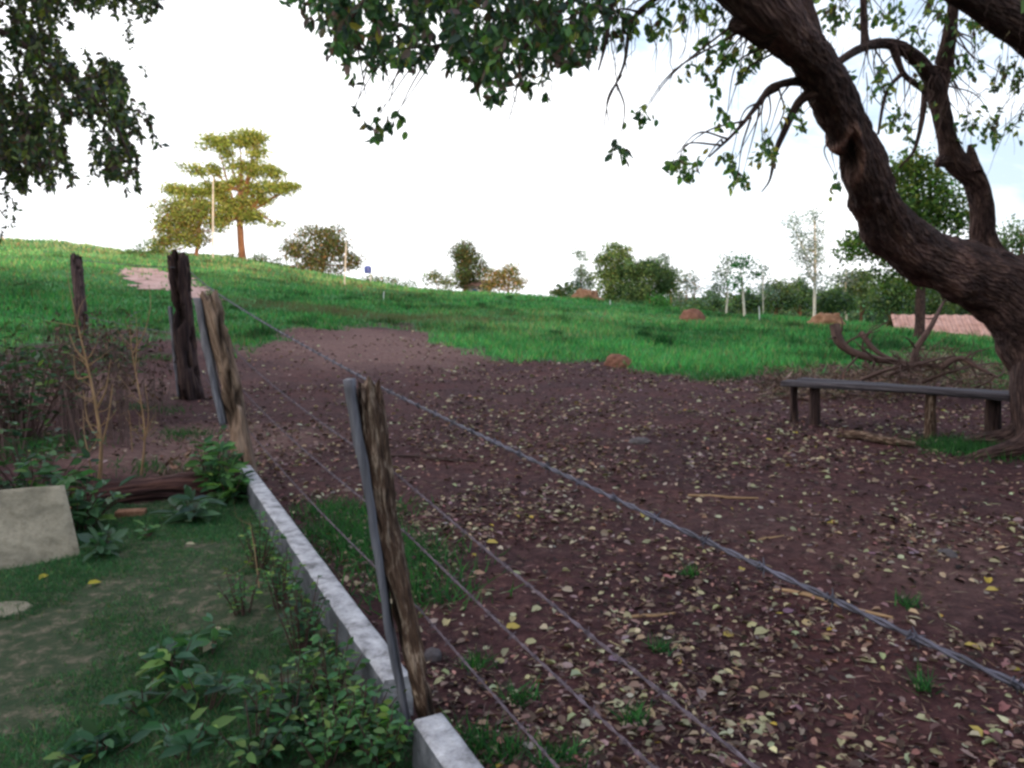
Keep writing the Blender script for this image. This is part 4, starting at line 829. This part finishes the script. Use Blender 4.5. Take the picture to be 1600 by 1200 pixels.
# ------------------------------------------------------------------ dead branches heaped behind the bench
def deadbranch(pts, w, label, nt=10, mat='twig'):
    base = np.array([P(*p)[0:2] for p in pts]).mean(0); o = np.array([base[0], base[1], tz(*base)]); mb = MB(); c, r = tube(mb, [P(*p) for p in pts], np.linspace(w, w*.35, len(pts)), 12, 10, .3, .7)
    for k in range(nt):
        i_ = random.randint(2, len(c)-1); d = unit(np.array([random.gauss(0, 1), random.gauss(0, .6), random.gauss(.1, .8)])); L = random.uniform(.2, .7); q = c[i_]; pts_ = [q]
        for e in range(4): d = unit(d+np.array([random.gauss(0, .3), random.gauss(0, .3), random.gauss(-.05, .25)])); q = q+d*L/4; pts_.append(q)
        tube(mb, pts_, np.linspace(w*.28, w*.07, 5), 6, 3, .2, cap=False)
    return tag(mb.build('dead_branch', M[mat]), label, 'branch', 'dead branches behind the bench')
deadbranch([(1304, 508, 12.5), (1312, 535, 12.4), (1335, 552, 12.3), (1375, 562, 12.2), (1420, 568, 12.1), (1470, 572, 12)], .085, 'thick curved dead branch raised at its left end behind the bench', 16)
deadbranch([(1425, 572, 12), (1432, 545, 12), (1450, 518, 12), (1465, 490, 12.1), (1475, 470, 12.2)], .06, 'dead branch rising steeply behind the bench', 9)
deadbranch([(1345, 520, 12.7), (1365, 545, 12.5), (1390, 560, 12.3), (1440, 580, 11.8)], .05, 'thin fallen dead branch with twigs in the heap', 12)
deadbranch([(1470, 575, 11.5), (1500, 560, 11.4), (1530, 575, 11.2), (1560, 590, 11)], .05, 'low dead branch near the foot of the big trunk', 12)
for k, (u, v, lb) in enumerate([(1440, 560, 'tangled dead branch with fine twigs in the middle of the heap'), (1490, 572, 'tangled dead branch at the right end of the heap'), (1395, 568, 'tangled dead branch at the left part of the heap')]):
    deadbranch([(u-50, v+26, 11.6), (u-15, v+12, 11.5), (u+15, v+4, 11.5), (u+50, v-4, 11.6)], .03, lb, 20)
gb = MB(); n = 5200; uu = rng.uniform(1190, 1570, n)
pts = []
for u in uu:
    v = random.uniform(578, 628); q = G(u, v); hmp = .5*math.exp(-((u-1455)/85)**2)+.10
    pts.append(q+np.array([0, 0, random.uniform(0, hmp)]))
pts = np.array(pts); d = rng.normal(size=(n, 3))*np.array([1, 1, .5]); L = rng.uniform(.06, .32, n)
leaves(gb, pts, d, L, rng.uniform(.008, .03, n), pick([(.2, .13, .1), (.13, .08, .065), (.3, .22, .18), (.08, .05, .045), (.1, .13, .06)], [4, 4, 2, 3, .7], n), simple=True)
tag(gb.build('brush_litter', M['dryleaf'], smooth=False), 'dry twigs and dead leaves heaped behind the bench', 'brushwood', kind='stuff')
# ------------------------------------------------------------------ left bed: dry stems, brush, leafy plants
def drystem(pts, w, label, forks, mat='deadstem', name='dead_plant'):
    w = w*.68
    b = P(*pts[0]); o = np.array([b[0], b[1], tz(b[0], b[1])]); P0 = [P(*p) for p in pts]; P0[0] = o-np.array([0, 0, .03]); mb = MB(); c, r = tube(mb, P0, np.linspace(w, w*.25, len(pts)), 8, 8, .2, .7)
    for f_ in forks: q = [P(*p) for p in f_]; q[0] = c[np.argmin(np.linalg.norm(c-q[0], axis=1))]; tube(mb, q, np.linspace(w*.55, w*.15, len(q)), 6, 6, .15, cap=False)
    for k in range(22 if forks and w > .009 else 3):
        q0 = c[random.randint(len(c)//4, len(c)-1)]; d_ = unit(np.array([random.gauss(0, .7), random.gauss(0, .5), random.gauss(.8, .4)])); L_ = random.uniform(.08, .3)
        tube(mb, [q0, q0+d_*L_*.5+rng.normal(0, .015, 3), q0+d_*L_+[0, 0, .03]], [w*.25, w*.16, w*.07], 5, 3, cap=False)
    return tag(mb.build(name, M[mat]), label, 'dead plant', 'dry stems in the left bed')
D = 6.6
drystem([(155, 752, D), (158, 700, D), (152, 650, D), (145, 610, D), (135, 565, D), (122, 510, D), (112, 465, D)], .026, 'tall yellow brown dry stem with forks, behind the concrete slab', [[(150, 640, D), (165, 610, D), (172, 565, D)], [(135, 562, D), (118, 545, D), (108, 520, D)], [(157, 700, D), (170, 650, D), (176, 600, D)], [(140, 590, D), (120, 590, D), (115, 555, D)], [(155, 690, D), (138, 660, D), (130, 610, D)]])
drystem([(220, 748, D+.2), (226, 690, D+.2), (222, 640, D+.2), (208, 560, D+.2), (203, 520, D+.2)], .016, 'forked brown dry stem right of the tall yellow stem', [[(208, 556, D+.2), (225, 520, D+.2), (235, 480, D+.2), (233, 445, D+.2)], [(212, 575, D+.2), (214, 530, D+.2), (212, 490, D+.2)], [(225, 690, D+.2), (232, 650, D+.2), (227, 600, D+.2)]])
drystem([(148, 765, 6), (140, 720, 6), (132, 680, 6), (130, 640, 6)], .010, 'short thin dry stem close behind the log', [[(138, 710, 6), (150, 690, 6), (152, 670, 6)]])
drystem([(205, 672, D+1), (203, 655, D+1), (200, 640, D+1)], .008, 'tiny pale dry stalk between the two forked stems', [])
def brush(u0, u1, v0, v1, d0, d1, n, label, cols, w, name='dry_shrub', cat='shrub'):
    uc = (u0+u1)/2; dc = (d0+d1)/2; b = GD(uc, dc); t = thing(name, b, label, cat, 'dry brush in the left bed'); sb = MB(); lf = MB()
    for k in range(n):
        d = random.uniform(d0, d1); u = random.uniform(u0, u1); g = GD(uc+(u-uc)*.6, d); v = random.uniform(v0, v1); tp = P(u, v, d); m1 = (g+tp)/2+np.array([random.gauss(0, .06), random.gauss(0, .06), 0]); tp2 = tp+rng.normal(0, .05, 3)
        tube(sb, [g, m1, tp2], [.007, .005, .0015], 5, 4, cap=False)
        m = 14; s = rng.uniform(.35, 1, m)[:, None]; pts = g*(1-s)+tp2*s+rng.normal(0, .07, (m, 3)); L = rng.uniform(.04, .10, m)
        leaves(lf, pts, rng.normal(size=(m, 3))+[0, 0, -.4], L, L*.4, pick(cols, w, m), simple=True)
    sb.build('stems', M['twig'], t, origin=b); lf.build('leaves', M['dryleaf'], t, origin=b); return t
BRN = [(.17, .105, .085), (.11, .065, .055), (.26, .18, .13), (.07, .045, .04)]
brush(70, 150, 480, 560, 8.5, 11.5, 40, 'tangled brown dry shrub in front of the thin far post', BRN, [3, 3, 1, 2])
brush(150, 205, 490, 575, 8.5, 11.5, 30, 'grey brown dry shrub right of the thin far post', BRN, [3, 3, 1.4, 2])
brush(200, 262, 500, 580, 10, 11.2, 14, 'dark brown dry shrub beside the thick corner post', BRN, [1.5, 3, .5, 4])
brush(-40, 60, 480, 570, 8.5, 10, 34, 'dark tangled bush at the left edge under the hanging tree', [(.04, .06, .03), (.06, .08, .035), (.10, .07, .05)], [3, 2, 1])
brush(265, 330, 680, 735, 6.7, 7.2, 16, 'little pale dry weed clump behind the dark log', BRN, [2, 1, 4, 0])
def leafy(u, v, dist, hgt, spread, n, ls, cols, w, label, name='leafy_plant', stem='twig', asp=.42, base=None, droop=-.1, low=.2, nl=7, cat='plant', grp=None):
    b = GD(u, dist) if base is None else np.array(base); t = thing(name, b, label, cat, grp); sb = MB(); lf = MB()
    for k in range(n):
        a = random.uniform(0, 6.3); rr_ = spread*math.sqrt(random.random()); tp = b+np.array([rr_*math.cos(a), rr_*math.sin(a), hgt*random.uniform(.6, 1.05)*(1-.35*(rr_/spread)**2)]); st = b+np.array([rr_*.25*math.cos(a), rr_*.25*math.sin(a), -.02]); m1 = (st+tp)/2+np.array([0, 0, hgt*.06])
        tube(sb, [st, m1, tp], [.0045, .0035, .0015], 5, 4, cap=False)
        s = rng.uniform(low, 1, nl)[:, None]; pts = st*(1-s)**2+2*m1*s*(1-s)+tp*s*s; dr = rng.normal(size=(nl, 3)); dr[:, 2] = np.abs(dr[:, 2])*.4+droop; dr = unit(dr); L = ls*rng.uniform(.5, 1.25, nl)
        leaves(lf, pts+dr*ls*.15, dr, L, L*asp, pick(cols, w, nl, .22), .25, unit(rng.normal(size=(nl, 3))*.45+[0, 0, 1.0]))
    sb.build('stems', M[stem], t, origin=b); lf.build('leaves', M['leaf'], t, origin=b); return t
DG = [(.05, .13, .06), (.08, .19, .08), (.035, .08, .05), (.16, .26, .07)]
MG = [(.08, .20, .08), (.13, .28, .09), (.05, .13, .06), (.22, .32, .08)]
leafy(40, 0, 6.9, .7, .6, 36, .11, DG, [4, 2, 4, .3], 'dark green bush behind the concrete slab, at the left edge', 'leafy_bush', cat='bush')
leafy(100, 0, 6.0, .42, .3, 26, .13, DG, [2, 3, 1, .5], 'low green plant hugging the upper corner of the concrete slab', 'leafy_bush', cat='bush')
leafy(-10, 0, 6.4, .5, .5, 26, .12, DG, [4, 2, 4, .3], 'dark low bush behind the slab, cut by the left edge', 'leafy_bush', cat='bush')
leafy(18, 0, 9.5, 1.30, .8, 60, .12, DG, [3, 3, 3, .5], 'tall dark green bush behind the tangled brush at the left edge', 'leafy_bush', cat='bush')
leafy(190, 0, 14, 1.35, .7, 34, .15, DG, [3, 2, 3, .5], 'dark green bush left of the thick corner post', 'leafy_bush', cat='bush')
leafy(92, 0, 12.5, 1.15, .7, 32, .14, DG, [2, 3, 2, .6], 'green bush just before the thin far post', 'leafy_bush', cat='bush')
leafy(330, 0, 6.55, .62, .2, 26, .10, MG, [3, 2, 3, .6], 'upright green weed growing against the pale split post', nl=9)
leafy(350, 0, 6.35, .30, .16, 16, .13, MG, [3, 3, 1, .5], 'broad leaved weed at the corner where kerb and log meet')
leafy(285, 0, 5.9, .20, .12, 9, .16, [(.07, .14, .09), (.09, .18, .10)], [1, 1], 'pale green plant with pointed leaves in front of the log', asp=.4, nl=5)
leafy(140, 0, 5.35, .16, .09, 8, .12, [(.06, .13, .08), (.08, .17, .09)], [1, 1], 'small bluish green plant right of the concrete slab', asp=.45, nl=5)
leafy(205, 0, 5.6, .09, .1, 6, .07, MG, [3, 1, 1, 0], 'tiny green seedling in front of the brick', nl=4)
WK = 'leafy weeds crowding the kerb and lawn'
near = [(405, 890, .34, .13, 18, .055, MG, 'feathery light green weed halfway along the kerb'), (440, 950, .30, .12, 16, .05, MG, 'small leaved weed just left of the kerb, below the feathery one'), (380, 960, .25, .12, 14, .05, MG, 'yellowish weed with thin stems on the lawn near the kerb'),
        (470, 1020, .34, .14, 20, .055, DG, 'dark bushy weed pressed against the near part of the kerb'), (520, 1105, .28, .15, 24, .06, MG, 'leafy weed at the near end of the long kerb'), (560, 1165, .25, .14, 24, .06, MG, 'bright bushy weed left of the foot of the nearest post'),
        (600, 1195, .2, .12, 20, .06, MG, 'green weed wrapped about the base of the nearest post'), (450, 1150, .26, .16, 24, .07, DG, 'dense weed at the bottom of the lawn beside the kerb'), (400, 1190, .22, .15, 20, .07, DG, 'dark leafy weed at bottom of the lawn'),
        (510, 1190, .22, .14, 22, .06, MG, 'weed in the near corner between kerb and photographer')]
for (u, v, h, sp_, n, ls, cc, lb) in near:
    leafy(u, v, 0, h*1.2, sp_*1.0, int(n*.85), ls*.70, cc, [3, 2, 2, 1], lb, 'leafy_weed', base=G(u, v), nl=13, grp=WK, asp=.5)
bro = [(270, 1050, 0.17, .14, 6, 0.094, 'broad leaved dark plant in the middle of the near lawn'), (320, 1110, 0.18, .15, 7, 0.094, 'large pointed leaved plant at the lower lawn'), (225, 1110, 0.14, .13, 5, 0.094, 'broad leaved plant left of the large pointed one'), (330, 1020, 0.15, .10, 4, 0.072, 'yellow green topped plant on the lawn'), (150, 1190, .1, .13, 14, .08, 'bright low plant at the bottom left of the lawn'), (290, 1180, 0.12, .14, 6, 0.086, 'broad leaved plant at the bottom edge of the lawn')]
for (u, v, h, sp_, n, ls, lb) in bro:
    leafy(u, v, 0, h, sp_, n, ls, [(.045, .12, .065), (.065, .17, .075), (.16, .26, .07), (.08, .17, .11)], [4, 3, 1.4, 1], lb, 'broad_leaved_plant', base=G(u, v), nl=5, grp='broad leaved plants on the lawn', asp=.48, low=.4, droop=-.05)
for (u, v, h, lb) in [(575, 545, .0, '')][:0]: pass
# dry stalks poking from the weeds by the kerb
drystem([(405, 900, 4.3), (398, 860, 4.35), (390, 815, 4.4)], .006, 'reddish dry stalk leaning on the side of the kerb', [], 'deadstem')
# yellow leaves on the lawn
for (u, v, L) in [(75, 903, .07), (137, 918, .07), (290, 855, .06), (335, 1010, .09), (245, 1145, .05), (345, 990, .05)]:
    q = G(u, v); mb = MB(); an = random.uniform(0, 6.3); leaves(mb, [[0, 0, .02]], [[math.cos(an), math.sin(an), .1]], L, L*.6, (.40, .34, .05) if u < 200 else (.38, .33, .22), .3, np.array([[.2, -.2, 1.0]]))
    o = mb.build('lawn_leaf', M['dryleaf'], origin=(0, 0, 0)); o.location = [float(t) for t in q]
    tag(o, {75: 'yellow leaf at the lower edge of the concrete slab', 137: 'yellow leaf right of the concrete slab on the turf', 290: 'small tan leaf on the turf below the pale green plant', 335: 'long pale leaf beside the yellow green topped plant', 245: 'small pale leaf among the broad leaved plants', 345: 'tan leaf on the turf above the long pale one'}[u], 'leaf')
# tufts in the pasture
for (u, v, s, lb) in [(1033, 540, .5, 'dark grassy tuft standing in the pasture before the termite mound'), (1005, 527, .35, 'small dark tuft left of the pasture tuft in the middle'), (868, 525, .3, 'dark tuft of rank grass at centre of the pasture'), (752, 480, .45, 'dark weed clump on the slope below the pale house'), (795, 468, .4, 'dark weed clump below the orange brown tree'), (1305, 545, .35, 'green tuft at the left end of the dead branches')]:
    q = G(u, v); mb = MB(); n = 260; p = np.clip(rng.normal(size=(n, 2)), -1.6, 1.6)*s*.34; blades(mb, np.stack([p[:, 0], p[:, 1], np.full(n, -.02)], -1), rng.uniform(.25, .75, n)*s*1.3, .03, pick([(.02, .10, .03), (.03, .13, .04), (.015, .06, .025)], [2, 1, 2], n), .35)
    o = mb.build('grass_tuft', M['grass'], smooth=False); o.location = [float(t) for t in q]; tag(o, lb, 'grass tuft', 'dark tufts in the pasture')
# ------------------------------------------------------------------ sky, sun, camera
w = bpy.data.worlds.new('World'); SC.world = w; w.use_nodes = True; nt = w.node_tree; nt.nodes.clear()
SUN_EL = math.radians(7.5); SUN_AZ = math.radians(158)          # low evening sun behind the photographer's right shoulder
sky = nd(nt, 'ShaderNodeTexSky', sky_type='NISHITA'); sky.sun_disc = False; sky.sun_elevation = SUN_EL; sky.sun_rotation = SUN_AZ; sky.air_density = 1; sky.dust_density = 1.5
tc = nd(nt, 'ShaderNodeTexCoord'); sx = nd(nt, 'ShaderNodeSeparateXYZ'); nt.links.new(tc.outputs['Generated'], sx.inputs[0])
mp = mapping(nt, tc.outputs['Generated'], (1.2, 1.2, 3.0)); cn = noise(nt, mp, 2.6, 7, .6, .3)
add = nd(nt, 'ShaderNodeMath', operation='MULTIPLY_ADD'); nt.links.new(sx.outputs[0], add.inputs[0]); add.inputs[1].default_value = -.55; nt.links.new(cn, add.inputs[2])   # more cloud to the left
ad2 = nd(nt, 'ShaderNodeMath', operation='MULTIPLY_ADD'); nt.links.new(sx.outputs[2], ad2.inputs[0]); ad2.inputs[1].default_value = -.35; nt.links.new(add.outputs[0], ad2.inputs[2])
cm = ramp(nt, ad2.outputs[0], [(.13, (0, 0, 0)), (.40, (1, 1, 1))])
gap_ = mixc(nt, .72, mixc(nt, 1.0, sky.outputs[0], (2.2, 2.2, 2.2), 'MULTIPLY'), (4.7, 5.7, 7.6))
c = mixc(nt, cm, gap_, (12.6, 12.8, 13.2))
bg = nd(nt, 'ShaderNodeBackground'); nt.links.new(c, bg.inputs[0]); bg.inputs[1].default_value = .1
wo = nd(nt, 'ShaderNodeOutputWorld'); nt.links.new(bg.outputs[0], wo.inputs[0])
sl = bpy.data.lights.new('sun', 'SUN'); sl.energy = 3.0; sl.angle = math.radians(1.5); sl.color = (1, .68, .42)
so = bpy.data.objects.new('sun', sl); COL.objects.link(so)
sd = Vector((math.sin(SUN_AZ)*math.cos(SUN_EL), math.cos(SUN_AZ)*math.cos(SUN_EL), math.sin(SUN_EL)))
so.rotation_euler = sd.to_track_quat('Z', 'Y').to_euler(); so.location = (0, -5, 20)
cam = bpy.data.cameras.new('camera'); co = bpy.data.objects.new('camera', cam); COL.objects.link(co); SC.camera = co
co.location = CAM; co.rotation_euler = (math.pi/2-PITCH, 0, 0); cam.sensor_width = 36; cam.lens = 36*F/1600; cam.clip_end = 6000; cam.clip_start = .05
SC.view_settings.view_transform = 'Standard'; SC.view_settings.look = 'None'; SC.view_settings.exposure = .68; SC.view_settings.gamma = 1
SC.cycles.filter_width = 2.8
SC.cycles.max_bounces = 6; SC.cycles.transparent_max_bounces = 8
